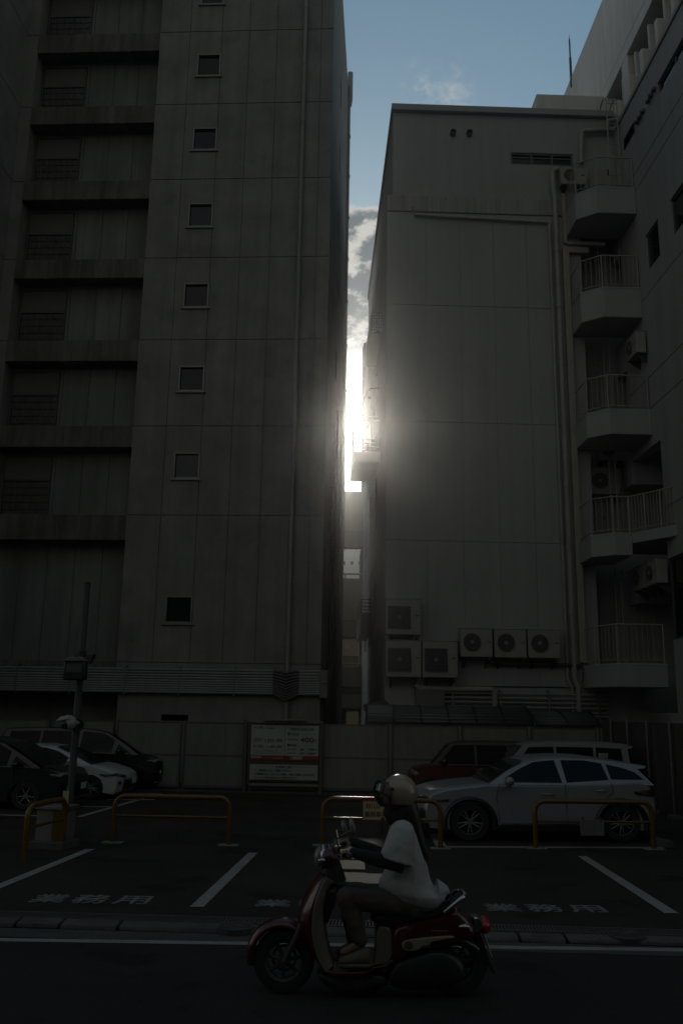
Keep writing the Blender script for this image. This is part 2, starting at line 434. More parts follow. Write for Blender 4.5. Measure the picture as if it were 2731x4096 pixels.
    while z < HT: m2.tube([(px,-.11,z),(px,-.11,z+.12)], .078, 12); m2.box(px-.02,px+.02,-.11,0,z+.2,z+.24); z += 2.15
    m2.build('downpipe', M['pipe'], T, sharp=40)
    zpt = fr.hit(*z1(1553,335),DP)[1]; print('pipe top',zpt); m2 = MB(); m2.tube([(.045,DP-.10,.6),(.045,DP-.10,zpt)], .075, 10)
    z = 1.0
    while z < zpt-1: m2.tube([(.045,DP-.10,z),(.045,DP-.10,z+.12)], .10, 10); z += 2.0
    m2.tube([(.045,DP-.10,zpt-1.7),(.09,DP-.10,zpt-1.4),(.09,DP-.10,zpt)], .12, 10)
    m2.build('downpipe', M['pipe'], T, sharp=40)
    m2 = MB(); 
    for y,r,h in ((1.0,.05,3.2),(1.6,.05,3.4),(2.3,.06,9.0),(3.0,.05,3.0),(5.0,.09,12.5)): m2.tube([(.11,y,0),(.11,y,h)], r, 8)
    for k in range(5): m2.tube([(.02,-.05,3.15-k*.2),(.11,1.0+k*.35,2.95-k*.2)], .03, 6)
    m2.build('side_pipe', M['rust'], T, sharp=40)
    # pipe bundle across the foot
    xa_ = hx(q2(300,200), -.15); xb2 = hx(q2(465,200), -.15); xc = hx(q2(597,200), -.15)
    zz = [hz(p,-.15) for p in (q1(1568,130),q1(1568,147),q1(1568,165),q1(1568,182),q1(1568,199),q1(1568,214),q1(1568,229),q1(1568,244),q1(1568,258),q1(1568,271))]
    rad = .038
    for z in zz:
        m2 = MB(); m2.tube([(XL,-.15,z),(xa_,-.15,z)], rad, 8); m2.tube([(xb2,-.15,z),(xc+.05,-.15,z)], rad, 8)
        o = m2.build('conduit', M['pipe'], T, sharp=40)
    for k,z in enumerate(zz):
        m2 = MB(); dz = -.02-.012*k
        m2.tube([(xa_,-.15,z),(xa_+.25,-.17,z+dz),((xa_+xb2)/2,-.26,z+dz-.05),(xb2-.25,-.17,z+dz),(xb2,-.15,z)], rad*.95, 8)
        m2.build('flexible_conduit', M['flexc'], T, sharp=60)
    x = XL
    while x < xc:
        if not (xa_-.05 < x < xb2+.05):
            m2 = MB(); m2.box(x-.02,x+.02,-.10,.0,zz[-1]-.08,zz[0]+.10); m2.box(x-.02,x+.02,-.2,-.192,zz[-1]-.08,zz[0]+.10); m2.box(x-.02,x+.02,-.192,-.10,zz[0]+.08,zz[0]+.10); m2.build('conduit_bracket', M['galv'], T)
        x += 1.55
    bx0,bz1 = fr.hit(*q2(597,127),-.2); bx1,bz0 = fr.hit(*q2(641,302),-.2)
    m2 = MB(); m2.box(bx0,bx1,-.24,-.02,bz0,(bz0+bz1)/2-.01); m2.box(bx0,bx1,-.24,-.02,(bz0+bz1)/2+.01,bz1)
    m2.build('junction_box', M['cab'], T, bevel=.01)
    # projecting wing at far left
    W = thing('concrete_wing','plain windowless concrete wing projecting from the stained concrete building towards the street','building wing', fr.o, fr.yaw)
    m2 = MB(); 
    sr = [(-30, 0, z-j, z+j, dj) for z in zj]+[(y-j,y+j,0,HT,dj) for y in (-1.9,-3.8,-5.7)]
    m2.relief(-7.5, -.003, 0, HT, sr, lambda u,v,w: (xw-w,u,v))
    m2.quad((xw-9,-7.5,0),(xw,-7.5,0),(xw,-7.5,HT),(xw-9,-7.5,HT)); m2.quad((xw,-7.5,HT),(xw,-.003,HT),(xw-9,-.003,HT),(xw-9,-7.5,HT)); m2.quad((xw-9,-7.5,0),(xw-9,-7.5,HT),(xw-9,-.003,HT),(xw-9,-.003,0))
    m2.build('wall', M['conc'], W)
    return T
build_left()
# ================================================================ RIGHT WHITE BUILDING
def ac_unit(kind, w, h, d):
    """returns parts builder; local: front faces -y, origin bottom centre at the back"""
    def make(root):
        m = MB(); m.box(-w/2,w/2,-d,0,0,h); m.box(-w/2-.01,w/2+.01,-d-.012,.01,h-.0,h+.025)
        cas = m.build('casing', M['ac'], root, bevel=.018)
        cx = -w/2+w*(.38 if kind=='big' else .36); cz = h*(.48 if kind=='big' else .52); r = h*(.29 if kind=='big' else .31)
        g = MB()
        if kind=='big':
            g.box(cx-r-.03,cx+r+.03,-d-.012,-d-.002,cz-r-.03,cz+r+.03)
        g.lathe([(r,-d-.03),(r,-d-.014),(.001,-d-.014)],(cx,0,cz),'y',32)
        gr = g.build('fan_grille', M['acg'], root)
        s = MB()
        for k in range(28):
            a = 2*PI*k/28; s.tube([(cx+math.cos(a)*.05,-d-.03,cz+math.sin(a)*.05),(cx+math.cos(a)*r,-d-.03,cz+math.sin(a)*r)], .0035, 4, False)
        for q in (.4,.6,.8,1.0):
            s.tube([(cx+math.cos(2*PI*k/28)*r*q,-d-.032,cz+math.sin(2*PI*k/28)*r*q) for k in range(29)], .004, 4, False)
        if kind=='big':
            R=r+.03; s.tube([(cx-R,-d-.03,cz-R),(cx+R,-d-.03,cz-R),(cx+R,-d-.03,cz+R),(cx-R,-d-.03,cz+R),(cx-R,-d-.03,cz-R)], .012, 6)
        s.build('guard_wire', M['fpost'], gr)
        hb = MB(); hb.lathe([(.001,-d-.045),(.055,-d-.043),(.06,-d-.03),(.06,-d-.02)],(cx,0,cz),'y',20); hb.build('fan_hub', M['pipe'], gr, sharp=40)
        t = MB(); t.box(w*.34,w*.44,-d-.012,-d-.001,h*.52,h*.545); t.build('handle_slot', M['blackp'], root)
        t = MB(); t.box(w*.30,w*.46,-d-.006,-d-.001,h*.05,h*.22); t.build('service_cover', M['ac'], root, bevel=.004)
        for x in (-w*.34,w*.34):
            b = MB(); b.box(x-.025,x+.025,-d,.12,-.05,-.004); b.add([(x-.02,.10,-.05),(x+.02,.10,-.05),(x+.02,-d+.02,-.05),(x-.02,-d+.02,-.05),(x-.02,.10,-.3),(x+.02,.10,-.3)],[(0,1,2,3),(4,5,2,3),(0,1,5,4),(0,3,4),(1,2,5)])
            b.build('bracket', M['rust'], root)
    return make
AC = []
def build_right():
    fr = RF; hx = lambda p,dep=0: fr.hit(*p,dep)[0]; hz = lambda p,dep=0: fr.hit(*p,dep)[1]
    T = thing('office_building','white stuccoed office building with blank panelled face, right of the gap','building', fr.o, fr.yaw)
    zlow = hz(z2(500,885)); zband = hz(z2(500,955)); ztop = hz(z2(700,490))
    zj = [zband, hz(z2(560,1371)), hz(z4(560,438)), hz(z4(560,970)), hz(zA(900,720))]
    xj = [hx(z4(419,437)), hx(z4(578,439)), hx(z4(735,443)), hx(z4(890,448))]
    xC = 7.58                      # corner with the wing
    xBay = hx(zD(570,420))                     # recessed bay begins
    zbal = None
    DP = 14.0
    j=.012; dj=.02
    regs = [(0,xC,z-j,z+j,dj) for z in zj]+[(x-j,x+j,zj[4],zlow,dj) for x in xj]
    # recessed door bay behind the balconies
    zb1 = hz(zB(650,1100)); BD = .95
    regs.append((xBay, xC+2.5, 3.0, zb1, BD))
    mb = MB(); mb.relief(0, xC+2.5, 0, zlow, regs, XZ)
    sreg = [(0,DP,z-j,z+j,dj) for z in zj]
    for yy,wd in ((4.0,.9),(7.2,.9),(10.2,.9),(13,.9)):
        for k in range(5): sreg.append((yy, yy+wd, 4.4+k*3.9, 6.3+k*3.9, .22))
    mb.relief(0, DP, 0, zlow, sreg, lambda u,v,w: (w,u,v))
    mb.quad((0,DP,0),(20,DP,0),(20,DP,zlow),(0,DP,zlow)); mb.quad((0,0,zlow),(xC+2.5,0,zlow),(xC+2.5,DP,zlow),(0,DP,zlow))
    mb.box(.6,20,2.0,DP-.3,0,zlow-.4)
    mb.build('wall', M['white'], T)
    # upper block
    ux0 = hx(z2(270,700)); 
    wx0,wz1 = fr.hit(*z2(796,677)); wx1,wz0 = fr.hit(*z2(1078,740))
    m2 = MB(); m2.relief(ux0, xC+2.5, zlow, ztop, [(wx0,wx1,wz0,wz1,(None,.2))], lambda u,v,w:(u,.06+w,v))
    m2.relief(.06, DP, zlow, ztop, [], lambda u,v,w:(ux0-.15*(u/DP)*0+w,u,v))
    m2.quad((ux0,.06,ztop),(xC+2.5,.06,ztop),(xC+2.5,DP,ztop),(ux0,DP,ztop)); m2.quad((ux0,DP,zlow),(xC+2,DP,zlow),(xC+2,DP,ztop),(ux0,DP,ztop))
    m2.box(ux0+.5,xC+2,.8,DP-.3,zlow,ztop-.3)
    m2.build('upper_wall', M['white'], T)
    m2 = MB(); zc = hz(z2(700,512))
    m2.box(ux0-.06,xC-.004,-.10,.30,zc,ztop+.05); m2.box(ux0-.06,ux0+.25,.31,DP+.05,zc,ztop+.05)
    m2.build('parapet_coping', M['white'], T, bevel=.02)
    # strip window
    f = MB(); a,b,c,d = wx0,wx1,wz0,wz1; t=.06
    f.box(a,b,.09,.2,d-t,d); f.box(a,b,.09,.2,c,c+t)
    for k in range(4):
        x = a+(b-a-t)*k/3; f.box(x,x+t,.092,.2,c+t,d-t)
    for k in range(3):
        x = a+(b-a-t)*k/3+t; y=x+(b-a-t)/3-t; f.box(x,y,.12,.17,(c+d)/2+.05,(c+d)/2+.09)
    w = f.build('strip_window', M['alud'], T); 
    for k in range(3):
        g = MB(); x = a+(b-a-t)*k/3+t; g.box(x,x+(b-a-t)/3-t,.15,.16,c+t,d-t); g.build('pane', M['glass'], w)
    for p in (z2(537,598), z2(610,600)):
        x,z = fr.hit(*p,0); v = MB(); v.lathe([(.001,-.02),(.085,-.02),(.095,.058)],(x,0,z),'y',20); v.add([(x+math.cos(an)*.098,y_,z+math.sin(an)*.098) for an in [PI*k/10 for k in range(11)] for y_ in (.058,-.12)], [(2*k,2*k+2,2*k+3,2*k+1) for k in range(10)])
        o = v.build('vent_hood', M['galv'], T, sharp=50); v = MB(); v.lathe([(.001,-.035),(.075,-.035),(.082,-.02)],(x,0,z),'y',16); v.build('vent_opening', M['blackp'], o)
    # staining band below the setback
    m2 = MB(); m2.box(.0,xC-.01,-.035,-.002,zband+.02,zlow+.02); m2.build('band', M['whiteb'], T, bevel=.01)
    # downpipes on the face
    def pipe(name,pts,r,mt,col=True):
        m = MB(); m.tube(pts, r, 10)
        if col:
            for a,b in zip(pts,pts[1:]):
                a=Vector(a); b=Vector(b); L=(b-a).length; n=int(L/2.2)
                for k in range(1,n+1):
                    c=a+(b-a)*(k/(n+1)); m.tube([c-(b-a).normalized()*.05,c+(b-a).normalized()*.05], r*1.2, 10)
        return m.build(name, mt, T, sharp=40)
    xp = hx(z4(1040,720)); xq = hx(z4(1075,720)); xs = hx(z4(1008,600))
    x0,zt = fr.hit(*z2(978,780)); x1,_ = fr.hit(*z2(992,900)); zk = hz(z2(985,875))
    x2,_ = fr.hit(*z2(1030,762))
    pipe('downpipe',[(x2,-.02,zt+.1),(x0+.12,-.1,zt+.1),(x0,-.13,zt),(x0,-.13,zk+.15),(xp,-.13,zk-.12),(xp,-.13,hz(q3(860,185))),(xp+.1,-.13,hz(q3(872,225))),(xp+.1,-.13,1.2)], .085, M['pipew'])
    pipe('downpipe',[(xs-.02,-.09,hz(z2(965,1008))),(xs,-.09,hz(q3(815,180))),(xs+.12,-.09,hz(q3(828,235))),(xs+.12,-.09,1.2)], .05, M['pipew'])
    # horizontal drain with its left return
    a = fr.hit(*z2(360,945)); b = fr.hit(*z2(365,968)); c = fr.hit(*z2(965,1003))
    pipe('drain_pipe',[(a[0],-.08,a[1]+.1),(b[0],-.09,b[1]),(c[0],-.09,c[1])], .05, M['pipew'])
    # square trunking beside the pipe
    xt0 = hx(z4(1066,700)); xt1 = xt0+.20; zt = hz(z2(1025,1115))
    m = MB(); m.box(xt0,xt1,-.16,-.003,hz(zE(430,1110)),zt); m.box(xt1,xt1+.65,-.16,-.003,zt-.2,zt)
    m.build('cable_trunking', M['pipeb'], T, bevel=.01)
    m = MB(); xt=hx(zB(270,900)); m.box(xt-.06,xt+.06,-.1,-.003,hz(zB(280,1345)),hz(zB(255,810))); m.box(xt+.06,xt+1.3,-.1,-.003,hz(zB(280,1350))-.02,hz(zB(280,1350))+.1)
    m.build('cable_trunking', M['pipeb'], T, bevel=.01)
    # top right pipes
    A = fr.hit(*z2(1107,740)); B = fr.hit(*z2(1108,595)); Cc = fr.hit(*z2(1255,590)); D = fr.hit(*z2(1285,560))
    pipe('drain_pipe',[(A[0],-.1,A[1]),(B[0],-.1,B[1]-.08),(B[0]+.08,-.1,B[1]),(Cc[0],-.1,Cc[1]),(D[0],-.15,D[1])], .085, M['pipew'])
    A = fr.hit(*z2(1225,590)); B = fr.hit(*z2(1225,550)); Cc = fr.hit(*z2(1290,548))
    pipe('drain_pipe',[(A[0],-.12,A[1]),(A[0],-.12,B[1]-.06),(A[0]+.08,-.12,B[1]),(Cc[0],-.12,Cc[1])], .075, M['pipew'], False)
    # hatch at the roof balcony
    a = fr.hit(*zB(545,535)); b = fr.hit(*zB(780,690))
    m = MB(); m.box(a[0],b[0],-.03,.055,b[1]-.25,a[1]); h = m.build('hatch_door', M['whiteb'], T, bevel=.01)
    m = MB(); m.box(b[0]-.09,b[0]-.05,-.07,-.031,b[1]+.3,b[1]+.5); m.build('handle', M['rust'], h)
    # ---------------- balconies
    #        left at wall, corner1, corner2, right  (slab top edge) -- px, plus bottom of the fascia at corner2
    bal = [ (zB(305,1005),zB(405,793),zB(635,712),zB(1050,725), zB(655,1000)),
            (zC(360,355),zC(465,190),zC(700,120),zC(1105,137), zC(712,450)),
            (zC(410,1632),zC(530,1490),zC(765,1437),zC(1195,1455), zD(782,42)),
            (zD(450,1225),zD(575,1135),zD(825,1105),zD(1015,1115), zD(830,1350)),
            (zE(500,1150),zE(618,1128),zE(868,1112),zE(1400,1128), zE(870,1370)) ]
    YBS = [0,0,0,0,0]
    out = []
    for i,(pa,pb,pc,pd,pe) in enumerate(bal):
        xa,zt = fr.hit(*pa,0); xc,yB = fr.flat(*pc,zt)
        yB = YBS[i] if YBS[i] else yB
        xc,zt = fr.hit(*pc,yB); zb = fr.hit(*pe,yB)[1]
        xd = xC-.002 if i not in (3,4) else fr.hit(*pd,yB)[0]
        xb,yb = fr.flat(*pb,zt)
        print('D',round(fr.hit(*pd,yB)[0],2),end=' '); print('BAL',i,round(zt,2),'yB',round(yB,2),'xb,yb',round(xb,2),round(yb,2),'xa',round(xa,2),'xc',round(xc,2),'xd',round(xd,2),'zb',round(zb,2))
        yb = min(max(yb,yB+.25),-.4)
        xa = min(xa, xb-.03)
        out.append((xa,xb,yb,xc,xd,zt,zb)); yB3 = yB if i==3 else (yB3 if i>3 else 0)
        poly = [(xa,-.004),(xb-.03,yb),(xc,yB),(xd,yB),(xd,-.004)]
        m = MB(); th=.13
        inner = [(xa+.13,-.004),(xb+.08,yb+.05),(xc+.03,yB+th),(xd,yB+th),(xd,-.004)]
        FL = lambda u,v,w:(u,v,w)
        m.prism(poly, FL, zb, zt-.06)
        # up-stand lip
        n=5
        m.add([(u,v,zt-.06) for u,v in poly]+[(u,v,zt) for u,v in poly]+[(u,v,zt) for u,v in inner]+[(u,v,zt-.06) for u,v in inner],
              [(k,k+1,5+k+1,5+k) for k in range(3)]+[(5+k,5+k+1,10+k+1,10+k) for k in range(3)]+[(10+k,10+k+1,15+k+1,15+k) for k in range(3)])
        o = m.build('balcony', M['white'], T, bevel=.02)
        rh = 1.05; pts = [(xa+.06,-.02),(xb+.02,yb+.02),(xc+.01,yB+.06),(xd-.05,yB+.06)]
        g = MB()
        g.tube([(u,v,zt+rh) for u,v in pts], .022, 8); g.tube([(u,v,zt+.10) for u,v in pts], .016, 6)
        for k,(u,v) in enumerate(pts): g.tube([(u,v,zt-.02),(u,v,zt+rh)], .024, 8)
        for (a0,a1),(b0,b1) in zip(pts,pts[1:]):
            L = math.hypot(b0-a0,b1-a1); n = max(2,int(L/.135))
            for k in range(1,n):
                u=a0+(b0-a0)*k/n; v=a1+(b1-a1)*k/n; g.tube([(u,v,zt+.1),(u,v,zt+rh)], .008, 5, False)
        g.build('railing', M['rail'], o, sharp=50)
    # walkway from the fourth balcony into the wing
    xa,xb,yb,xc,xd,zt,zb = out[3]
    xe = xC+.28; ye = -3.4
    m = MB(); m.prism([(xd+.003,yB3),(xe,ye),(xe+1.6,ye),(xe+1.6,-.01),(xd+.003,-.01)], lambda u,v,w:(u,v,w), zt-.30, zt-.002)
    o = m.build('walkway', M['white'], T, bevel=.01)
    g = MB(); pts=[(xd-.02,yB3+.06),(xe+.04,ye)]
    g.tube([(u,v,zt+1.05) for u,v in pts], .022, 8); g.tube([(u,v,zt+.1) for u,v in pts], .016, 6)
    n=20
    for k in range(n+1):
        u=pts[0][0]+(pts[1][0]-pts[0][0])*k/n; v=pts[0][1]+(pts[1][1]-pts[0][1])*k/n
        g.tube([(u,v,zt-.0),(u,v,zt+1.05)], .024 if k%5==0 else .0095, 6, False)
    g.build('railing', M['rail'], o, sharp=50)
    # doors, beams and pipes in the bay
    for i,(xa,xb,yb,xc,xd,zt,zb) in enumerate(out[1:]):
        m = MB(); m.box(xBay+1.2,xBay+2.1,BD-.05,BD+.02,zt,zt+2.05); d = m.build('door', M['whiteb'], T, bevel=.01)
        m = MB(); m.ell((xBay+2.0,BD-.09,zt+1.0),(.03,.03,.03)); m.build('handle', M['chrome'], d)
        m = MB(); m.box(xBay+2.35,xC-.02,.1,BD,zt+1.9,zt+3.0); m.build('duct_housing', M['white'], T, bevel=.02)
        m = MB(); xx = xC-.45
        for k in range(2): m.tube([(xx-.2*k,.3-.05*k,zt),(xx-.2*k,.3-.05*k,zt+(2.9 if i else 2.4))], .026, 8)
        m.build('vertical_pipe', M['pipe'], T, sharp=40)
        m = MB(); xx = xBay+.32
        for q in (0,.38): m.tube([(xx+q,BD-.2,zt),(xx+q,BD-.2,zt+2.9)], .022, 6)
        for k in range(9): m.tube([(xx,BD-.2,zt+.3*k+.2),(xx+.38,BD-.2,zt+.3*k+.2)], .012, 6)
        m.build('escape_ladder', M['rail'], T, sharp=40)
    # pipes stack on the left of the canopy
    zz = [hz(p,-.12) for p in (q3(300,272),q3(300,300),q3(300,328),q3(300,357),q3(300,386),q3(700,414))]
    x0 = hx(q3(70,330),-.12); x1 = hx(q3(1090,330),-.12)
    for z in zz:
        m = MB(); m.tube([(x0,-.14,z),(x1,-.14,z)], .036, 8); m.build('conduit', M['pipe'], T, sharp=40)
    for p in (q3(122,300),q3(422,300),q3(725,300),q3(1032,300)):
        m = MB(); x = hx(p,-.12); m.box(x-.03,x+.03,-.19,-.178,zz[-1]-.1,zz[0]+.12); m.box(x-.03,x+.03,-.09,.0,zz[-1]-.1,zz[0]+.12); m.box(x-.03,x+.03,-.178,-.09,zz[0]+.1,zz[0]+.12); m.build('conduit_bracket', M['galv'], T)
    a = fr.hit(*zA(353,742),-.1); b = fr.hit(*zA(578,918),-.1)
    m = MB(); m.box(a[0],b[0],-.24,-.003,b[1],a[1]); m.build('cover_panel', M['cab'], T, bevel=.01)
    # fat insulated pipes under the condensers
    def P(p): x,z = fr.hit(*p,-.15); return (x,-.15,z)
    m = MB(); m.tube([P(zA(368,318)),P(zA(372,360)),P(zA(400,372)),P(zA(402,700)),P(zA(402,728))], .06, 10); m.tube([P(zA(366,650)),P(zA(362,715)),P(zA(385,730)),P(zA(560,738)),P(zA(950,742)),P(zA(976,750)),P(zA(977,925))], .085, 12); m.tube([P(zA(656,652)),P(zA(657,735))], .065, 10)
    m.build('insulated_pipe', M['pipew'], T, sharp=50)
    m = MB(); m.tube([P(zA(940,512)),P(zA(945,535)),P(zA(1480,548)),P(zE(470,1140))], .05, 10); m.build('insulated_pipe', M['rust'], T, sharp=50)
    xr0 = hx(zA(690,498),-.1); xr1 = hx(zA(1500,510),-.1); zr = hz(zA(1000,500),-.1)
    m = MB(); m.box(xr0,xr1,-.02,.0-.002,zr+.42,zr+.5); m.build('mounting_rail', M['rust'], T)
    m = MB(); c0 = P(zA(690,715)); m.tube([(c0[0],-.02,c0[2]),(hx(zA(1500,722)),-.02,hz(zA(1500,722))),P(zE(400,1385)),P(zE(480,1310)),P(zE(495,1170))], .015, 6); m.build('cable', M['blackp'], T)
    # alley side: cage, balcony, lamp, gutter
    ys,zs = fr.side(*z6(520,1500),0); ys = max(ys,1.2)
    yb0 = fr.side(*z6(575,1560),0)[0]
    zt = fr.side(*z6(570,1505),0)[1]; zb = fr.side(*z6(560,1750),0)[1]
    prj = -(fr.hit(*z6(575,1600),yb0)[0] - fr.hit(*z6(292,1745),yb0)[0])
    m = MB(); m.box(prj,-.003,yb0,yb0+2.6,zb,zt-.35); 
    o = m.build('alley_balcony', M['white'], T, bevel=.02)
    m = MB(); zr = fr.hit(*z6(430,1212),yb0)[1]
    c = [(-.03,yb0+.03),(prj+.04,yb0+.03),(prj+.04,yb0+2.55),(-.03,yb0+2.55)]
    for zq,r in ((zr,.03),(zr-.16,.03),(zt-.30,.022),(zt-.18,.022)): m.tube([(u,v,zq) for u,v in c], r, 6)
    for (a0,a1),(b0,b1) in zip(c,c[1:]):
        n = 5 if abs(b0-a0)>.2 else 10
        for k in range(n+1): m.tube([(a0+(b0-a0)*k/n,a1+(b1-a1)*k/n,zt-.4),(a0+(b0-a0)*k/n,a1+(b1-a1)*k/n,zr-.1)], .012, 5, False)
    m.build('railing', M['rail'], o, sharp=50)
    yc = fr.side(*z6(590,300),0)[0]; zc1 = fr.side(*z6(590,140),0)[1]; zc0 = fr.side(*z6(560,510),0)[1]
    pc = fr.hit(*z6(490,140),yc)[0]; yc0=yc; yc1=yc+3.0
    m = MB(); 
    for zq in [zc0+(zc1-zc0)*k/7 for k in range(8)]: m.tube([(-.01,yc0,zq),(pc,yc0,zq),(pc,yc1,zq),(-.01,yc1,zq)], .025, 5)
    for k in range(5): m.tube([(pc*k/4,yc0,zc0),(pc*k/4,yc0,zc1)], .022, 5)
    for k in range(9): m.tube([(pc,yc0+(yc1-yc0)*k/8,zc0),(pc,yc0+(yc1-yc0)*k/8,zc1)], .022, 5)
    m.box(pc,-.003,yc0,yc1,zc0-.06,zc0)
    m.build('lattice_cage', M['rust'], T)
    m = MB(); yy=DP-.2; zg=fr.hit(*z6(430,452),yy)[1]; m.tube([(-.005,yy,0),(-.005,yy,zg-.25),(.03,yy,zg-.05),(.15,yy,zg)], .075, 10); m.build('downpipe', M['rust'], T, sharp=40)
    # dark dado flashing leaning at the foot of the corner
    A = fr.hit(*zA(105,815),0); B = fr.hit(*zA(175,915),0)
    m = MB(); m.add([(-.02,-.02,A[1]),(B[0],-.35,B[1]),(-.6,-.35,B[1]),(-.6,.3,A[1]-.2)],[(0,1,2,3)]); m.add([(-.02,-.06,A[1]+.03),(B[0],-.4,B[1]+.03),(-.6,-.4,B[1]+.03),(-.6,.26,A[1]-.17)],[(0,1,2,3)]); m.build('corner_flashing', M['rust'], T)
    # dark steel landing low in the alley
    yq = fr.side(*z7(478,1300),0)[0]; zq1 = fr.side(*z7(478,1185),0)[1]; zq0 = fr.side(*z7(478,1400),0)[1]; zqr = fr.side(*z7(478,1045),0)[1]
    pq = fr.hit(*z7(372,1300),yq)[0]
    m = MB(); m.box(pq,-.003,yq,yq+3.2,zq0,zq1); o = m.build('steel_landing', M['rust'], T, bevel=.01)
    m = MB()
    for k in range(5): zz_ = zq1+(zqr-zq1)*k/4; m.tube([(-.02,yq+.03,zz_),(pq+.02,yq+.03,zz_),(pq+.02,yq+3.1,zz_)], .02, 5)
    m.tube([(pq+.02,yq+.03,zq1),(pq+.02,yq+.03,zqr)], .025, 6); m.build('railing', M['rust'], o)
    # penthouse box on the roof
    a = fr.hit(*z2(910,420),3.0); b = fr.hit(*z2(1032,425),3.0)
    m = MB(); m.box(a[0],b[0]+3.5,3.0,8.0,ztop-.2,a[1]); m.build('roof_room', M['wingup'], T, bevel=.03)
    # spot lamp in the alley
    p = z6(515,945); yl = fr.side(*z6(565,920),0)[0]; zl = fr.side(*z6(565,920),0)[1]
    L_ = fthing('wall_spotlight','small spotlight on a bracket above the alley balcony','wall light', fr, 0, yl, zl)
    m = MB(); m.tube([(0,0,0),(-.3,0,-.02),(-.38,0,-.12)], .02, 6); m.build('bracket', M['rust'], L_); m = MB(); m.lathe([(.03,.05),(.06,.0),(.13,-.22),(.12,-.22),(.05,-.1)],(-.38,0,-.15),'z',16); m.build('lamp_head', M['rust'], L_, sharp=40)
    # ---------------- condensers
    def put(kind,p,w,h,d,label,y=-.12,yaw=0,side=False):
        x,z = fr.hit(*p,y-d)
        o = fthing('air_conditioner', label, 'air conditioner', fr, x, y, z, 'outdoor air conditioning units', yaw)
        ac_unit(kind,w,h,d)(o); return o
    S = 1/ (FOC/ (26.0)) # metres per native px on the face
    big = lambda p,label: put('big',p,1.0,1.02,.38,label)
    big(zA(260,310),'upper square condenser unit above another on the white wall, nearest the alley')
    big(zA(262,643),'lower left square condenser unit hung directly beneath another one')
    big(zA(549,647),'square condenser unit on the white wall above the pale grey cover panel')
    put('small',zA(834,485),.92,.80,.33,'left one of three round fan condensers in a row on the wall')
    put('small',zA(1101,490),.92,.80,.33,'middle one of three round fan condensers in a row on the wall')
    put('small',zA(1366,494),.92,.80,.33,'right one of three round fan condensers in a row, beside the pipes')
    put('small',zB(385,690),.82,.62,.30,'condenser standing on the wall behind the topmost balcony railing',y=-.02)
    # inside the bays
    x,z = fr.hit(*zD(800,330),.55); o = fthing('air_conditioner','condenser tucked under the ceiling below the third balcony','air conditioner',fr,x,.85,z,'outdoor air conditioning units'); ac_unit('small',.85,.68,.3)(o)
    x,z = fr.hit(*zD(725,690),.5); o = fthing('air_conditioner','condenser above the door of the fourth balcony, lower of the pair','air conditioner',fr,x,.85,z,'outdoor air conditioning units'); ac_unit('small',.98,.82,.33)(o)
    # on the wing wall, facing left (-x): 
    def wingac(p,label,xx,w=.82,h=.66):
        y,z = fr.side(*p,xx); o = fthing('air_conditioner',label,'air conditioner',fr,xx+.3,y,z,'outdoor air conditioning units',R_(-90)); ac_unit('small',w,h,.3)(o)
    wingac(zC(1010,890),'condenser seen side on under the second balcony, fixed to the grey wing',xC-.36)
    wingac(zE(1085,320),'inner of two side on condensers above the lowest balcony',xC-.36+.05)
    y0,zz0 = fr.side(*zE(1240,255),xC-.36)
    o = fthing('air_conditioner','outer one of two side on condensers above the lowest balcony','air conditioner',fr,xC-.01,y0+.2,zz0,'outdoor air conditioning units',R_(-90)); ac_unit('small',.82,.66,.3)(o)
    # ---------------- ladder at the roof
    xl = xC-.42
    lz0 = hz(zB(885,705),-.55); lz1 = hz(z8(800,1240),-.55)
    Ld = fthing('wall_ladder','white steel ladder with hooped top climbing to the roof above the topmost balcony','ladder',fr,xl,-.62,lz0)
    m = MB(); h = lz1-lz0
    for q in (0,.34):
        m.tube([(q,0,0),(q,0,h)]+[(q,.35-.35*math.cos(PI*k/8),h+.35*math.sin(PI*k/8)) for k in range(1,9)], .022, 8)
    m.build('stringer', M['rail'], Ld, sharp=50)
    m = MB(); k=.3
    while k < h: m.tube([(0,0,k),(.34,0,k)], .012, 6); k += .38
    m.build('rungs', M['rail'], Ld)
    return T, xC, ztop, zlow
RT, XC, ZTOP, ZLOW = build_right()
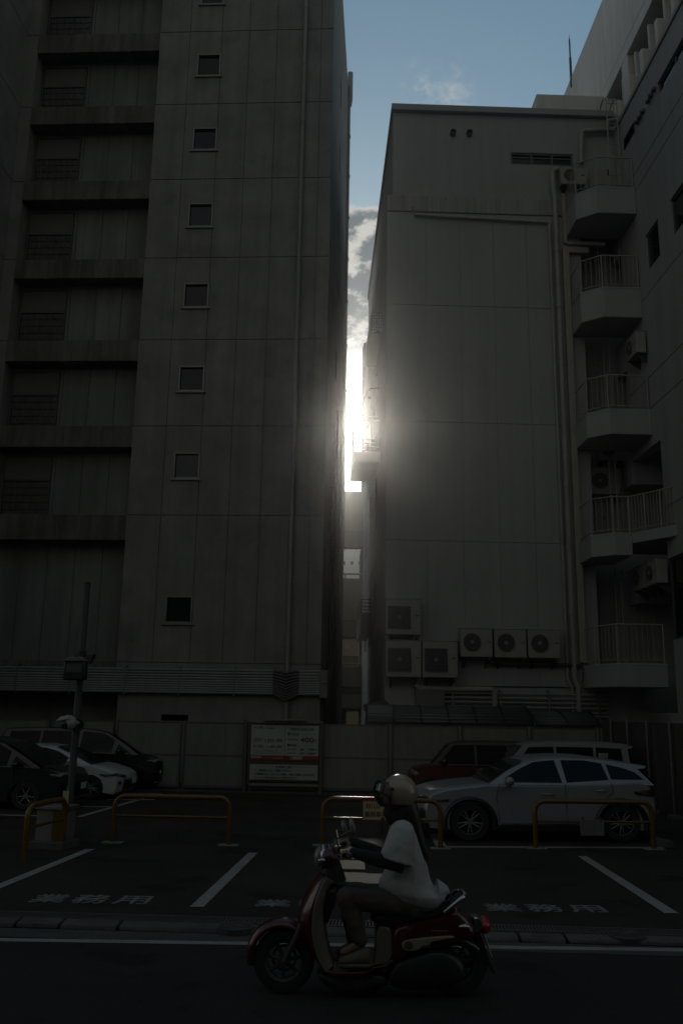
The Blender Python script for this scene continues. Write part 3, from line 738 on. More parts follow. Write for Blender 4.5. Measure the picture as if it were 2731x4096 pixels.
# ================================================================ WING (right), facing left
def build_wing():
    fr = RF; X = XC
    T = thing('grey_wing_building','tall grey office block whose long wall with round vents runs towards the viewer','building', fr.o, fr.yaw)
    sd = lambda p,x=X: fr.side(*p,x)
    zled = sd(z8(1200,680))[1]      # top of the lower wall
    zj = [sd(zB(1300,365))[1], sd(zB(1290,170))[1], sd(zC(1240,140))[1], sd(zC(1420,880))[1], sd(zC(1250,1410))[1], sd(zD(1460,790))[1]]
    YN = -17.0
    j=.014; regs=[(YN,0,z-j,z+j,.025) for z in zj]
    wins=[]
    def win(pa,pb):
        (ya,za),(yb,zb) = sd(pa),sd(pb); y0,y1=min(ya,yb),max(ya,yb); z0,z1=min(za,zb),max(za,zb)
        wins.append((y0,y1,z0,z1)); regs.append((y0,y1,z0,z1,(None,.18)))
    win(zB(1180,1640), zB(1290,1065))
    a = sd(zB(1450,1265)); b = sd(zB(1440,845)); wins.append((a[0]-1.9,a[0],a[1],b[1])); regs.append((*wins[-1],(None,.18)))
    a = sd(z8(1270,1140)); b = sd(z8(1262,985)); wins.append((a[0]-4.6,a[0],a[1],b[1])); regs.append((*wins[-1],(None,.18)))
    a = sd(zE(1450,865)); b = sd(zD(1415,1385)); wins.append((a[0]-2.2,a[0],a[1],b[1])); regs.append((*wins[-1],(None,.18)))
    # passage opening
    ya,za = sd(zD(1320,105)); yb = sd(zD(1345,500))[0]
    regs.append((yb, 0, sd(zE(1420,1000))[1]-1.6, za, (None,.3)))
    m = MB(); m.relief(YN, -.004, 0, zled, regs, lambda u,v,w:(X+w,u,v))
    m.quad((X,YN,0),(X+9,YN,0),(X+9,YN,zled),(X,YN,zled)); m.box(X+2.2,X+9,YN+.3,-.3,0,zled-.2); m.quad((X,YN,zled),(X+2.5,YN,zled),(X+2.5,0,zled),(X,0,zled))
    m.build('wall', M['wing'], T)
    m = MB(); m.box(X-.05,X+.25,YN,-.004,zled-.10,zled+.05); m.build('ledge', M['wing'], T, bevel=.015)
    for (y0,y1,z0,z1) in wins:
        f = MB(); t=.06; n = 4 if (y1-y0)>3 else 1
        f.box(X+.06,X+.16,y0,y1,z1-t,z1); f.box(X+.06,X+.16,y0,y1,z0,z0+t)
        for k in range(n+1):
            y = y0+(y1-y0-t)*k/n; f.box(X+.062,X+.16,y,y+t,z0+t,z1-t)
        w = f.build('window', M['alud'], T)
        for k in range(n):
            y = y0+(y1-y0-t)*k/n+t; g = MB(); g.box(X+.1,X+.11,y,y+(y1-y0-t)/n-t,z0+t,z1-t); g.build('pane', M['glass'], w)
    for p in (z8(1198,1050),z8(1163,1120),z8(1130,1185),z8(1067,1310),z8(1034,1375),z8(1003,1432)):
        y,z = sd(p,X-.1); v = MB()
        v.lathe([(.075,0),(.082,-.06),(.075,-.11),(.04,-.13),(.001,-.133)],(X-.002,y,z),'x',16)
        o = v.build('vent_hood', M['galv'], T, sharp=60); v = MB(); v.box(X-.115,X-.03,y-.055,y+.055,z-.088,z-.066); v.build('vent_opening', M['blackp'], o)
    (ya,za),(yb,zb) = sd(z8(882,1745)), sd(z8(990,1470))
    m = MB(); y0,y1=min(ya,yb),max(ya,yb); z0=min(za,zb); z1_=max(za,zb); zz0=sd(z8(985,1570))[1]; z1_=sd(z8(985,1470))[1]
    for k in range(12): 
        z = zz0+(z1_-zz0)*k/12; m.add([(X-.03,y0,z),(X-.03,y1,z),(X-.002,y1,z+.05),(X-.002,y0,z+.05)],[(0,1,2,3)])
    m.box(X-.03,X-.001,y0-.04,y0,zz0-.03,z1_+.03); m.box(X-.03,X-.001,y1,y1+.04,zz0-.03,z1_+.03); m.box(X-.034,X-.001,y0,y1,z1_+.02,z1_+.06)
    m.build('louvre', M['alud'], T)
    # upper set-back storey
    X2 = X+.9
    su = lambda p: fr.side(*p,X2)
    zr = su(z8(380,575))[1]; zwb = su(z8(900,640))[1]; zj2 = su(z8(800,680))[1]
    y1 = su(z8(158,1140))[0]; yrod = su(z8(245,935))[0]; print('upper end',y1,yrod)
    m = MB(); m.relief(YN, y1, zwb, zr, [(YN,y1,zj2-.014,zj2+.014,.025)]+[(y-.012,y+.012,zwb,zr,.02) for y in (-9,-6,-3,0,3)], lambda u,v,w:(X2+w,u,v))
    m.quad((X2,YN,zr),(X2+8,YN,zr),(X2+8,y1,zr),(X2,y1,zr)); m.quad((X2,YN,zwb),(X2+1.3,YN,zwb),(X2+1.3,y1,zwb),(X2,y1,zwb)); m.quad((X2,y1,zled),(X2+8,y1,zled),(X2+8,y1,zr),(X2,y1,zr))
    m.box(X2+1.3,X2+8,YN,y1-.2,zled-.3,zr-.3)
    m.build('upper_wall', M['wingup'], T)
    # fins + glass band
    yp = su(z8(875,850))[0]
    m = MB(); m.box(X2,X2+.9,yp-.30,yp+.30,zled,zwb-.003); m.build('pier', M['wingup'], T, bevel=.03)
    m = MB(); m.box(X2+.9,X2+.94,YN,y1-.4,zled,zwb-.003); gl = m.build('window_band', M['glass'], T)
    fm = None; k = 0
    mbf = MB(); mbf.box(X2+.05,X2+.60,-.11,.11,zled+.0,zwb-1.0); mbf.box(X2+.35,X2+.59,-.06,.06,zwb-1.0,zwb-.004)
    ys = [fr.side(*z8(*q),X2)[0] for q in ((685,1340),(755,1190),(815,1060),(895,895),(960,745),(1040,575),(1115,415),(1205,220),(1290,40))]
    dy = (ys[-1]-ys[0])/8; ys = [ys[0]-dy]+ys+[ys[-1]+dy*q for q in (1,2,3,4)]
    for y in ys:
        if True:
            if fm is None:
                o = mbf.build('fin', M['wingup'], T, bevel=.04); fm = o.data
            else:
                o2 = o.copy(); C.objects.link(o2); o2.parent = T; o = o2
            o.location = (-.25 if k%2 else .1, y, -.25 if k%2 else 0)
        k += 1
    # rooftop rod
    p = z8(245,935); yR = yrod
    xr,zr0 = fr.hit(*p,yR); xt,zt = fr.hit(*z8(225,405),yR)
    Rd = fthing('lightning_rod','thin dark lightning rod rising from the roof of the upper storey','lightning rod',fr,xr,yR,zr0-.4)
    h = zt-zr0+.4; m = MB(); m.tube([(0,0,0),(0,0,h*.55)], .055, 8); m.tube([(0,0,h*.55),(0,0,h*.9)], .035, 8); m.build('mast', M['rust'], Rd); m = MB(); m.tube([(0,0,h*.9),(0,0,h)],[.02,.004],6); m.build('spike', M['rust'], Rd)
build_wing()
# ================================================================ ALLEY: bridge + buildings beyond
def build_alley():
    yb = 39.2; fr = Frame(0, yb, 0, 0); h = lambda x,y,d=0: fr.hit(*z7(x,y),d)
    T = thing('connecting_bridge','dim concrete bridge closing the narrow gap between the two buildings','bridge', fr.o, 0)
    x0 = h(150,0)[0]-1.2; x1 = h(440,0)[0]+1.0
    zt = fr.hit(*z6(250,2000))[1]; A = h(250,330)[1]; B = h(250,495)[1]; Cc = h(250,820)[1]; D = h(250,1253)[1]; E = h(250,1410)[1]; F_ = h(250,1745)[1]; G = h(250,1950)[1]
    H_ = h(250,2030)[1]; I = h(250,2180)[1]
    xo = h(370,650)[0]
    m = MB(); m.box(x0,x1,0,.45,A,zt); m.build('upper_parapet', M['bridge'], T, bevel=.01)
    m = MB(); m.box(x0,x1,.05,.45,B,A-.003); m.build('beam', M['bridge'], T)
    m = MB(); m.box(xo,x1,.3,2.4,Cc+.003,B-.003); m.build('column', M['bridge'], T)
    m = MB(); m.box(x0,x1,0,2.6,D,Cc); m.build('parapet', M['bridge'], T, bevel=.01)
    m = MB(); zr = h(250,772)[1]; m.tube([(x0,.05,zr),(x1,.05,zr)], .045, 6)
    for x in (h(212,800)[0],h(405,800)[0]): m.tube([(x,.05,Cc),(x,.05,zr)], .035, 6)
    m.build('handrail', M['rail'], T)
    m = MB(); m.box(x0,x1,.4,2.4,E,D-.003); m.build('beam', M['bridge'], T)
    m = MB(); m.box(h(360,1500)[0],x1,.3,2.4,F_,E-.003); m.build('column', M['bridge'], T)
    m = MB(); m.box(x0,x1,0,2.6,G,F_); m.build('parapet', M['bridge'], T, bevel=.01)
    m = MB(); zr = h(250,1712)[1]; m.tube([(x0,.05,zr),(x1,.05,zr)], .05, 6); zt_ = h(250,1640)[1]
    for x in (h(203,1720)[0],h(297,1720)[0],h(390,1720)[0]): m.tube([(x,.05,F_),(x,.05,zr)], .035, 6)
    m.build('handrail', M['rail'], T)
    m = MB(); n=5
    for k in range(n): 
        z = H_+(G-H_)*k/n; m.box(x0,x1,.05,.25,z,z+(G-H_)/n*.6)
    m.box(x0,x1,.26,2.2,H_,G-.003)
    m.build('grille', M['alud'], T)
    m = MB(); m.box(x0,x1,-.25,2.2,I,H_-.003); m.build('canopy', M['bridge'], T, bevel=.02)
    a0 = h(225,2250)[0]; a1 = h(415,2250)[0]; zt0 = h(300,2212)[1]
    m = MB(); m.box(x0,a0,1.9,2.2,0,I-.003); m.box(a1,x1,1.9,2.2,0,I-.003); m.box(a0,a1,1.9,2.2,zt0,I-.003); m.build('base_blocking_wall', M['alud'], T)  # dark wall added under the bridge to cut light entering from beyond
    # pale blue building far away
    y2 = 70.0; f2 = Frame(0,y2,0,0); k = lambda x,y: f2.hit(*z7(x,y))
    B_ = thing('clad_building','pale blue clad building glimpsed through the upper opening of the bridge','building', f2.o, 0)
    zt = k(250,540)[1]; zj = k(250,612)[1]
    xs = [k(q,700)[0] for q in (218,260,301,342)]; dx = xs[1]-xs[0]
    m = MB(); m.relief(-8,8,0,zt,[(-8,8,zj-.03,zj+.03,.06)]+[(xs[0]+dx*i-.02,xs[0]+dx*i+.02,0,zj,.05) for i in range(-8,9)],XZ); m.box(-8,8,.3,8,0,zt-.05); m.build('wall', M['bluefar'], B_)
    m = MB(); zr = k(250,515)[1]
    m.box(-8,8,0,.06,zt+.001,zt+.1); m.tube([(-8,.1,zr),(8,.1,zr)], .05, 6)
    for x in (k(222,520)[0],k(285,520)[0],k(350,520)[0]): m.tube([(x,.1,zt),(x,.1,zr)], .04, 6)
    m.build('roof_railing', M['rail'], B_)
    for x,z in (k(197,660),k(280,660),k(363,660)):
        m = MB(); m.box(x-.11,x+.11,-.16,0,z-.13,z+.13); m.build('vent_hood', M['galv'], B_, bevel=.04)
    m = MB(); 
    for a,b in ((173,210),(312,362)):
        xa,za = k(a,510); xb,zb = k(b,538); m.box(xa,xb,.3,1.3,zb,za)
    m.build('roof_unit', M['alud'], B_, bevel=.02)
    y3 = 56.0; f3 = Frame(0,y3,0,0); k3 = lambda x,y: f3.hit(*z7(x,y))
    O = thing('ochre_building','dim ochre wall seen through the lower opening of the bridge','building', f3.o, 0)
    zt = k3(250,1390)[1]; zj = k3(250,1472)[1]; zb = k3(250,1630)[1]; xj=k3(318,1500)[0]
    m = MB(); m.relief(-3,3,0,zt+.3,[(-3,3,zj-.03,zj+.03,.05),(xj-.02,xj+.02,0,zj,.05),(-3,3,0,zb,.6)],XZ); m.box(-3,3,.8,3,0,zt); m.build('wall', M['ochre'], O)
    x,z = k3(228,1545); m = MB(); m.lathe([(.001,-.06),(.16,-.06),(.18,0)],(x,0,z),'y',16); m.build('vent_cover', M['pipe'], O)
build_alley()
# ================================================================ GROUND, ROAD, KERB, MARKINGS
GF = Frame(0, 0, 0, R_(-3.0))
ZR = -.05
gy = lambda px,py,z=0: GF.flat(px,py,z)[1]
yk0 = gy(906, 3714, 0.0)        # kerb front edge
yk1 = gy(871, 3692, 0.0)        # kerb back edge
yg0 = yk1 + .03; yg1 = yg0 + .24
def sheet(name, pts, z, m, fr=GF):
    mb = MB(); mb.add([tuple(fr.W(x,y,0).to_2d())+(z,) for x,y in pts],[tuple(range(len(pts)))])
    return struct(mb.build(name, m))
sheet('ground', [(-600,-600),(600,-600),(600,900),(-600,900)], -.10, M['gut'])
sheet('road', [(-120,-14),(120,-14),(120,yk0-.32),(-120,yk0-.32)], ZR, M['road'])
sheet('gutter', [(-120,yk0-.32),(120,yk0-.32),(120,yk0),(-120,yk0)], ZR+.003, M['gut'])
sheet('parking_lot', [(-120,yg1),(120,yg1),(120,90),(-120,90)], 0, M['asph'])
sheet('drain_channel', [(-120,yk1-.02),(120,yk1-.02),(120,yg1),(-120,yg1)], -.045, M['pit'])
mb = MB(); rr = random.Random(3); x = -14.0
while x < 14:
    w = rr.choice([.42,.55,.7,.95,1.1]); g = .012; dz = rr.uniform(-.008,.006); dy = rr.uniform(-.012,.012)
    a = [(x+g,yk0+dy+.02,-.055),(x+w-g,yk0+dy+rr.uniform(0,.02),-.055),(x+w-g,yk1-.004,-.055),(x+g,yk1-.004,-.055)]
    n = 8; 
    top = [(x+g,yk0+dy+.03,dz-.012),(x+w-g,yk0+dy+.03,dz-.010),(x+w-g,yk1-.004,dz+.004),(x+g,yk1-.004,dz+.004)]
    b0=len(mb.v); mb.add([GF.W(*p) for p in a+top],[(0,1,2,3),(4,5,6,7),(0,1,5,4),(1,2,6,5),(2,3,7,6),(3,0,4,7)]); x += w
struct(mb.build('kerb', M['kerb'], bevel=.014, seg=3))
# trench grating
gt = thing('drain_grating','long dark steel grating set in the ground behind the kerb stones','grating', GF.W(0,yg0,0), GF.yaw)
mb = MB(); x = -9.5
mb.box(-9.5,9.5,0,.02,-.04,.0); mb.box(-9.5,9.5,.22,.24,-.04,.0)
while x < 9.5: mb.box(x,x+.010,.02,.22,-.03,-.003); x += .032
for q in (.085,.15): mb.box(-9.5,9.5,q,q+.008,-.028,-.006)
mb.build('grate_bars', M['grate'], gt)
def lid(px,py,label):
    p = ground(px,py,0.0); t = thing('manhole_cover',label,'manhole cover',(p.x,p.y,0.0))
    m = MB(); m.lathe([(.17,-.05),(.17,.004),(.15,.012),(.145,.004),(.12,.004),(.11,.010),(.07,.010),(.065,.003),(.001,.003)],(0,0,0),'z',28); m.build('lid', M['iron'], t, sharp=30)
lid(944,3706,'small round iron lid in the kerb line left of the scooter'); lid(2503,3741,'small round iron lid in the kerb line at the right')
def line(name, pts, z, m='paint'):
    mb = MB(); mb.add([tuple(ground(*p,z).to_2d())+(z,) for p in pts],[tuple(range(len(pts)))]); return struct(mb.build(name, M[m]))
# road edge line
a = ground(0,3754,ZR); b = ground(2731,3795,ZR); c = ground(2731,3807.5,ZR); d = ground(0,3766.5,ZR)
mb = MB(); e1=(b-a); e2=(c-d)
mb.add([tuple((a-e1*3).to_2d())+(ZR+.004,),tuple((b+e1*3).to_2d())+(ZR+.004,),tuple((c+e2*3).to_2d())+(ZR+.004,),tuple((d-e2*3).to_2d())+(ZR+.004,)],[(0,1,2,3)])
struct(mb.build('road_line', M['paint']))
line('bay_line', [(344,3396),(382,3396),(-10,3558),(-60,3558)], .004)
line('bay_line', [(995,3410),(1031,3411),(815,3627),(759,3627)], .004)
line('bay_line', [(2309,3424),(2344,3424),(2712,3652),(2655,3652)], .004)
line('bay_line', [(305,3267),(330,3267),(583,3194),(560,3194)], .004)
line('bay_line', [(-300,3252),(220,3262),(220,3266),(-300,3256)], .004)
line('bay_line', [(305,3223),(440,3226),(440,3229),(305,3226)], .004)
line('bay_line', [(430,3196),(620,3197),(620,3200),(430,3199)], .004)
line('bay_line', [(560,3172),(648,3174),(640,3177),(550,3175)], .004)
line('bay_line', [(1780,3384.5),(2652,3388),(2652,3393),(1784,3390)], .004)
line('bay_line', [(1716,3334),(1746,3334),(1786,3384),(1742,3384)], .004)
line('bay_line', [(1770,3331),(2320,3333),(2320,3336),(1770,3334)], .004)
# lettering on the bays
def bay_text(pl, pr, pb, txt, frac=1.0):
    """pl,pr: near-left / near-right corner of the run; pb: far-left height px row"""
    A = ground(*pl); B = ground(*pr); Fp = ground(*pb)
    ux = (B-A)/1.0; L = (B-A).length; ux.normalize(); uy = Vector((-ux.y,ux.x,0)); hgt = (Fp-A).dot(uy)
    sk = (Fp-A).dot(ux)/hgt
    mb = MB(); n=len(txt); cw = L/(n+ (n-1)*.18)
    for i,ch in enumerate(txt):
        text_into(mb, ch, lambda u,v,i=i: tuple((A+ux*(u)+uy*(v)).to_2d())+(.004,), i*cw*1.18, .06*hgt, hgt, width=cw*.97, bold=.022, squash=hgt*1.02)
    return struct(mb.build('bay_lettering', M['paintd']))
bay_text((108,3609),(588,3617),(140,3574),'業務用')
bay_text((1015,3626),(1510,3634),(1019,3597),'業務用')
bay_text((1950,3645),(2436,3650),(1935,3614),'業務用')
# ================================================================ FENCE
pF = ground(1000,3172); FF = Frame(pF.x,pF.y,0,R_(-3.0))
fx = lambda p: FF.hit(*p)[0]; fz = lambda p: FF.hit(*p)[1]
FH = fz((1560,2900))
T = fthing('panel_fence','long low fence of beige panels between slim double posts, along the foot of both buildings','fence', FF)
posts = [fx((p,2990)) for p in (198,459,730,996,1283,1560,1839,2117,2391)]
posts = [posts[0]-2*(posts[1]-posts[0]), posts[0]-(posts[1]-posts[0])]+posts
zm = fz((850,3022))
for a,b in zip(posts,posts[1:]):
    m = MB(); m.box(a+.075,b-.075,-.012,.012,.16,zm-.02); m.box(a+.075,b-.075,-.012,.012,zm+.02,FH-.03); m.build('panel', M['fence'], T)
    m = MB(); m.box(a+.075,b-.075,-.022,.022,.10,.16); m.box(a+.075,b-.075,-.018,.018,zm-.02,zm+.02); m.box(a+.075,b-.075,-.022,.022,FH-.03,FH); m.build('panel_rail', M['fpost'], T)
for a in posts:
    m = MB()
    for s in (-.075,.025): m.box(a+s,a+s+.05,-.035,.035,0,FH+.02)
    m.build('post', M['fpost'], T, bevel=.006)
m = MB(); m.box(posts[0],posts[-1],-.10,.10,-.01,.05); m.build('footing', M['gut'], T, bevel=.01)
# dark sheet fence at the right, running towards the viewer
a = FF.W(posts[-1]+.05,0,0); b = ground(2688,3272); ang = math.atan2(b.y-a.y,b.x-a.x); SFr = Frame(a.x,a.y,0,ang); Ls=(b-a).length
T = fthing('sheet_fence','tall dark sheeted fence on thin steel poles, ending behind the pale grey car','fence', SFr)
zt = SFr.hit(2592,2890)[1]
m = MB(); n=60; LL=Ls+7
for k in range(n):
    x0=LL*k/n; x1=LL*(k+1)/n; o0=.03*math.sin(x0*5); o1=.03*math.sin(x1*5)
    m.quad((x0,o0+.06,.06),(x1,o1+.06,.06),(x1,o1+.06,zt),(x0,o0+.06,zt))
m.build('sheet', M['tarp'], T, sharp=60)
xs = [SFr.hit(p,3000)[0] for p in (2448,2514,2592,2684)]+[Ls+2.2,Ls+4.5]
for x in xs:
    m = MB(); m.tube([(x,-.02,0),(x,-.02,zt+.08)], .022, 8)
    for z in (zt*.45,zt*.55,zt-.05): m.tube([(x,-.02,z),(x,-.02,z+.05)], .034, 8)
    m.box(x-.12,x+.12,-.14,.10,0,.07); m.build('pole', M['galv'], T, sharp=40)
# arched canopies behind the fence
def canopy(p0,p1,ptop,pbot,y,label,rev):
    fr = Frame(*FF.W(0,y,0)[:2],0,FF.yaw); x0,zb = fr.hit(*p0,0); x1 = fr.hit(*p1,0)[0]; zt_ = fr.hit(*ptop,0)[1]
    T = fthing('bicycle_canopy',label,'canopy', fr)
    R = 1.3; pr=[]
    for k in range(9):
        a = k/8; pr.append((-.0+a*1.5, zb+.06+(zt_-zb+.15)*math.sin(a*PI/2)))
    m = MB()
    for (ya,za),(yc,zc) in zip(pr,pr[1:]): m.quad((x0,ya,za),(x1,ya,za),(x1,yc,zc),(x0,yc,zc))
    o = m.build('roof_panel', M['polyc'], T, sharp=60); s=o.modifiers.new('s','SOLIDIFY'); s.thickness=.01
    m = MB(); n = max(2,round((x1-x0)/.75))
    for k in range(n+1):
        x=x0+(x1-x0)*k/n; m.tube([(x,ya,za+.015) for ya,za in pr], .022, 5)
    m.build('ribs', M['blackp'], T)
    m = MB(); m.box(x0-.03,x1+.03,-.06,.03,zb-.02,zb+.07); m.build('gutter', M['blackp'], T, bevel=.01)
    for x in (x0+.4,(x0+x1)/2,x1-.4):
        m = MB(); m.tube([(x,1.5,0),(x,1.5,pr[-1][1])], .04, 8); m.build('post', M['blackp'], T)
canopy((1462,2894),(2132,2894),(1800,2856),(0,0),.35,'dark arched polycarbonate canopy behind the fence below the condensers',0)
canopy((2145,2906),(2400,2906),(2250,2880),(0,0),.45,'smaller dark canopy further right behind the fence, below the balconies',0)
# ================================================================ PARKING SIGN
SG = Frame(*FF.W(0,-.12,0)[:2],0,FF.yaw)
g5 = lambda x,y: (990+x*.1977, 2870+y*.1977)
def sx(x,y): return SG.hit(*g5(x,y))
T = thing('parking_sign','large white parking tariff board with a red strip and a smaller notice board under it','sign', SG.W(sx(760,900)[0],0,0), SG.yaw)
ox = sx(760,900)[0]
XA,ZT = sx(88,148); XB,_ = sx(1445,172); ZB = sx(755,772)[1]; ZB2 = sx(755,862)[1]; ZC = sx(755,955)[1]; ZD = sx(755,1262)[1]
XA-=ox; XB-=ox
m = MB()
for x in (XA-.19,XB+.02): m.box(x,x+.09,-.02,.05,0,ZT+.12)
m.build('post', M['fpost'], T, bevel=.006)
m = MB(); m.box(XA-.06,XB+.01,-.01,.04,ZD-.05,ZT+.05); m.build('backing_frame', M['signf'], T, bevel=.006)
m = MB(); m.box(XA-.10,XB+.06,-.05,.06,ZT+.06,ZT+.10); m.box(XA+(XB-XA)*.2,XB-(XB-XA)*.19,-.17,-.02,ZT+.11,ZT+.15); m.build('top_lamp', M['galv'], T, bevel=.006)
m = MB(); m.box(XA,XB,-.03,-.011,ZB,ZT); pb = m.build('price_board', M['signw'], T)
m = MB(); m.box(XA,XB,-.03,-.011,ZB2,ZB-.004); rb = m.build('red_strip', M['signr'], T)
m = MB(); m.box(XA-.005,XB-.01,-.03,-.011,ZD,ZC); nb = m.build('notice_board', M['signw'], T)
m = MB(); m.box(XA-.02,XB+.01,-.008,.0,.18,ZD-.08); m.build('lower_panel', M['fence'], T)
def tx(mb, s, x, yb, h, x1, bold=.012):
    """x: left px, yb: baseline px, h: px height of the em, x1: right px (all in the sign crop)"""
    X0,Z0 = sx(x,yb); X1,_ = sx(x1,yb); Z1 = sx(x,yb-h)[1]
    text_into(mb, s, lambda u,v: (u-ox,-.0335,v), X0, Z0, 1, width=X1-X0, bold=bold, squash=(Z1-Z0))
K = MB()
tx(K,'松山三越',135,214,44,305,.03); tx(K,'をご利用のお客様',325,220,26,530)
tx(K,'駐車場のみご利用のお客様',870,244,44,1340); 
tx(K,'2000円以上',128,444,42,328); tx(K,'お買上げで',126,486,36,295); tx(K,'三越・伊勢丹の',124,572,32,322); tx(K,'カードご提示で',124,608,32,335)
tx(K,'19:00-9:00',808,460,50,1030,.015); tx(K,'9:00-19:00',800,655,42,985); tx(K,'19:00-9:00',802,735,42,982)
tx(K,'30',1065,668,62,1132,.03); tx(K,'分',1140,664,34,1170); tx(K,'100',1215,670,70,1345,.03); tx(K,'円',1355,668,40,1392)
tx(K,'60',1062,746,62,1132,.03); tx(K,'分',1140,742,34,1170); tx(K,'100',1215,750,70,1345,.03); tx(K,'円',1355,746,40,1392)
tx(K,'基本料金',806,578,54,996,.03)
tx(K,'「対象カード」以外をご利用の場合は一部サービスは',136,665,20,606,0); tx(K,'サービスの内容が異なります。詳細は係員にお問い合わせください。',134,694,20,696,0); tx(K,'※時間帯により料金が変わります。くわしくは掲示をご覧ください。',134,722,18,696,0)
def rule(mb,x0,x1,y,t=4,yy=-.0335):
    A=sx(x0,y); B=sx(x1,y); mb.box(A[0]-ox,B[0]-ox,yy,yy+.001,A[1]-t*.0006,A[1]+t*.0006)
rule(K,862,1350,258,5); rule(K,1085,1398,340,3); rule(K,1040,1395,566,3)
A=sx(766,170); B=sx(752,772); K.box(A[0]-ox-.003,A[0]-ox+.003,-.0335,-.0325,B[1],A[1])
K.build('lettering', M['signt'], pb)
K = MB(); tx(K,'120',360,492,92,525,.03); tx(K,'分',538,492,44,572); tx(K,'無料',592,492,72,712,.02); tx(K,'プラス',372,606,42,462,.01); tx(K,'60',474,608,72,556,.03); tx(K,'分',568,608,36,600); tx(K,'無料',610,608,58,708,.02); tx(K,'最大料金',812,356,62,1044,.03); tx(K,'400',1070,500,140,1330,.04); tx(K,'円',1342,498,68,1392,.02)
K.build('lettering', M['signbr'], pb)
K = MB(); tx(K,'ヒットデザイン二番町第1駐車場',295,824,32,714); tx(K,'お問い合わせ先',1310,822,20,1434,0); tx(K,'ヒットデザイン 089-000-0000',1122,846,18,1436,0) if False else None
K.build('lettering', M['signw'], rb)
K = MB(); A=sx(72,820); B=sx(278,778); K.box(A[0]-ox,B[0]-ox,-.034,-.0305,A[1],B[1]); K.build('label_patch', M['signw'], rb); K=MB(); A=sx(868,848); B=sx(1108,790); K.box(A[0]-ox,B[0]-ox,-.034,-.0305,A[1],B[1]); lb=K.build('label_patch', M['signw'], rb)
K = MB()
def tx2(mb,s,x,yb,h,x1,bold=.01):
    X0,Z0 = sx(x,yb); X1,_ = sx(x1,yb); Z1 = sx(x,yb-h)[1]
    text_into(mb, s, lambda u,v: (u-ox,-.0355,v), X0, Z0, 1, width=X1-X0, bold=bold, squash=(Z1-Z0))
tx2(K,'駐車場番号 1700',86,808,28,264); tx2(K,'スマートパーク',925,838,26,1092,.02)
cx,cz = sx(896,820); K.lathe([(.016,-.0352),(.024,-.0352)],(cx-ox,0,cz),'y',24); K.box(cx-ox-.008,cx-ox-.003,-.0356,-.035,cz-.012,cz+.012); K.lathe([(.004,-.0356),(.009,-.0356)],(cx-ox+.002,0,cz+.005),'y',12)
K.build('lettering', M['signr'], rb)
K = MB(); tx(K,'駐車場のご案内',580,1018,54,910,.02); rule(K,188,545,992,3); rule(K,950,1300,1003,3)
tx(K,'ご乗車前に必ずご精算ください。',192,1084,56,880,.025); tx(K,'精算操作をいただけない場合、未払い金扱いとなります。',190,1160,56,1362,.025); tx(K,'サービス券は当日のみご利用できます。',190,1232,56,1004,.025)
for y in (1076,1152,1226):
    A=sx(134,y); B=sx(180,y-44); w=B[0]-A[0]; h=B[1]-A[1]; a0=A[0]-ox
    for (p,q) in (((0,0),(w,0)),((w,0),(w/2,h)),((w/2,h),(0,0))):
        d=Vector((q[0]-p[0],0,q[1]-p[1])).normalized()*.0; nx,nz=(q[1]-p[1]),-(q[0]-p[0]); l=math.hypot(nx,nz); nx*=.006/l; nz*=.006/l
        K.add([(a0+p[0],-.0335,A[1]+p[1]),(a0+q[0],-.0335,A[1]+q[1]),(a0+q[0]+nx*-1,-.0335,A[1]+q[1]+nz*-1),(a0+p[0]-nx,-.0335,A[1]+p[1]-nz)],[(0,1,2,3)])
    K.box(a0+w*.46,a0+w*.54,-.0336,-.033,A[1]+h*.3,A[1]+h*.65); K.box(a0+w*.46,a0+w*.54,-.0336,-.033,A[1]+h*.14,A[1]+h*.22)
K.build('lettering', M['signt'], nb)
# ================================================================ HOOP BARRIERS
def rounded(p, q, h, r=.16, n=6):
    """bent tube from p up, over and down to q"""
    p=Vector(p); q=Vector(q); u=(q-p).normalized(); Z=Vector((0,0,1)); o=[p]
    for k in range(n+1):
        a=PI/2*k/n; o.append(p+Z*(h-r+r*math.sin(a))+u*(r-r*math.cos(a)))
    for k in range(n+1):
        a=PI/2*k/n; o.append(q+Z*(h-r+r*math.cos(a))-u*(r-r*math.sin(a)))
    o.append(q); return o
def hoop(pl, pr, ptop, pmid, label, foot=True):
    A=ground(*pl); B=ground(*pr); ang=math.atan2(B.y-A.y,B.x-A.x); L=(B-A).length
    fr=Frame(A.x,A.y,0,ang)
    h=fr.hit(*ptop)[1]; hm=fr.hit(*pmid)[1]
    T=fthing('barrier_hoop',label,'barrier hoop',fr,0,0,0,'yellow hoop barriers across the parking bays')
    m=MB(); m.tube(rounded((0,0,0),(L,0,0),h-.038), .038, 14); m.build('hoop', M['yellow'], T, sharp=60)
    m=MB(); m.tube([(.03,0,hm),(L-.03,0,hm)], .019, 10); m.build('crossbar', M['yellow'], T, sharp=60)
    if foot:
        for x in (0,L):
            m=MB(); m.box(x-.15,x+.15,-.09,.09,-.01,.012); m.build('foot_plate', M['paintd'], T, bevel=.004)
    return T,fr,L,h,hm
hoop((451,3370),(914,3381),(680,3176),(680,3266),'yellow hoop barrier left of centre, in front of the beige fence')
_,h3,L3,hh3,hm3 = hoop((1290,3382),(1761,3394),(1420,3186),(1420,3274),'yellow hoop barrier behind the scooter rider, with a yellow notice hung on it')
_,h4,L4,hh4,hm4 = hoop((2142,3393),(2613,3397),(2380,3196),(2380,3287),'yellow hoop barrier carrying a blank plate, in front of the pale grey car')
hoop((96,3448),(248,3398),(150,3205),(160,3300),'yellow hoop barrier standing end-on beside the grey control cabinet',False)
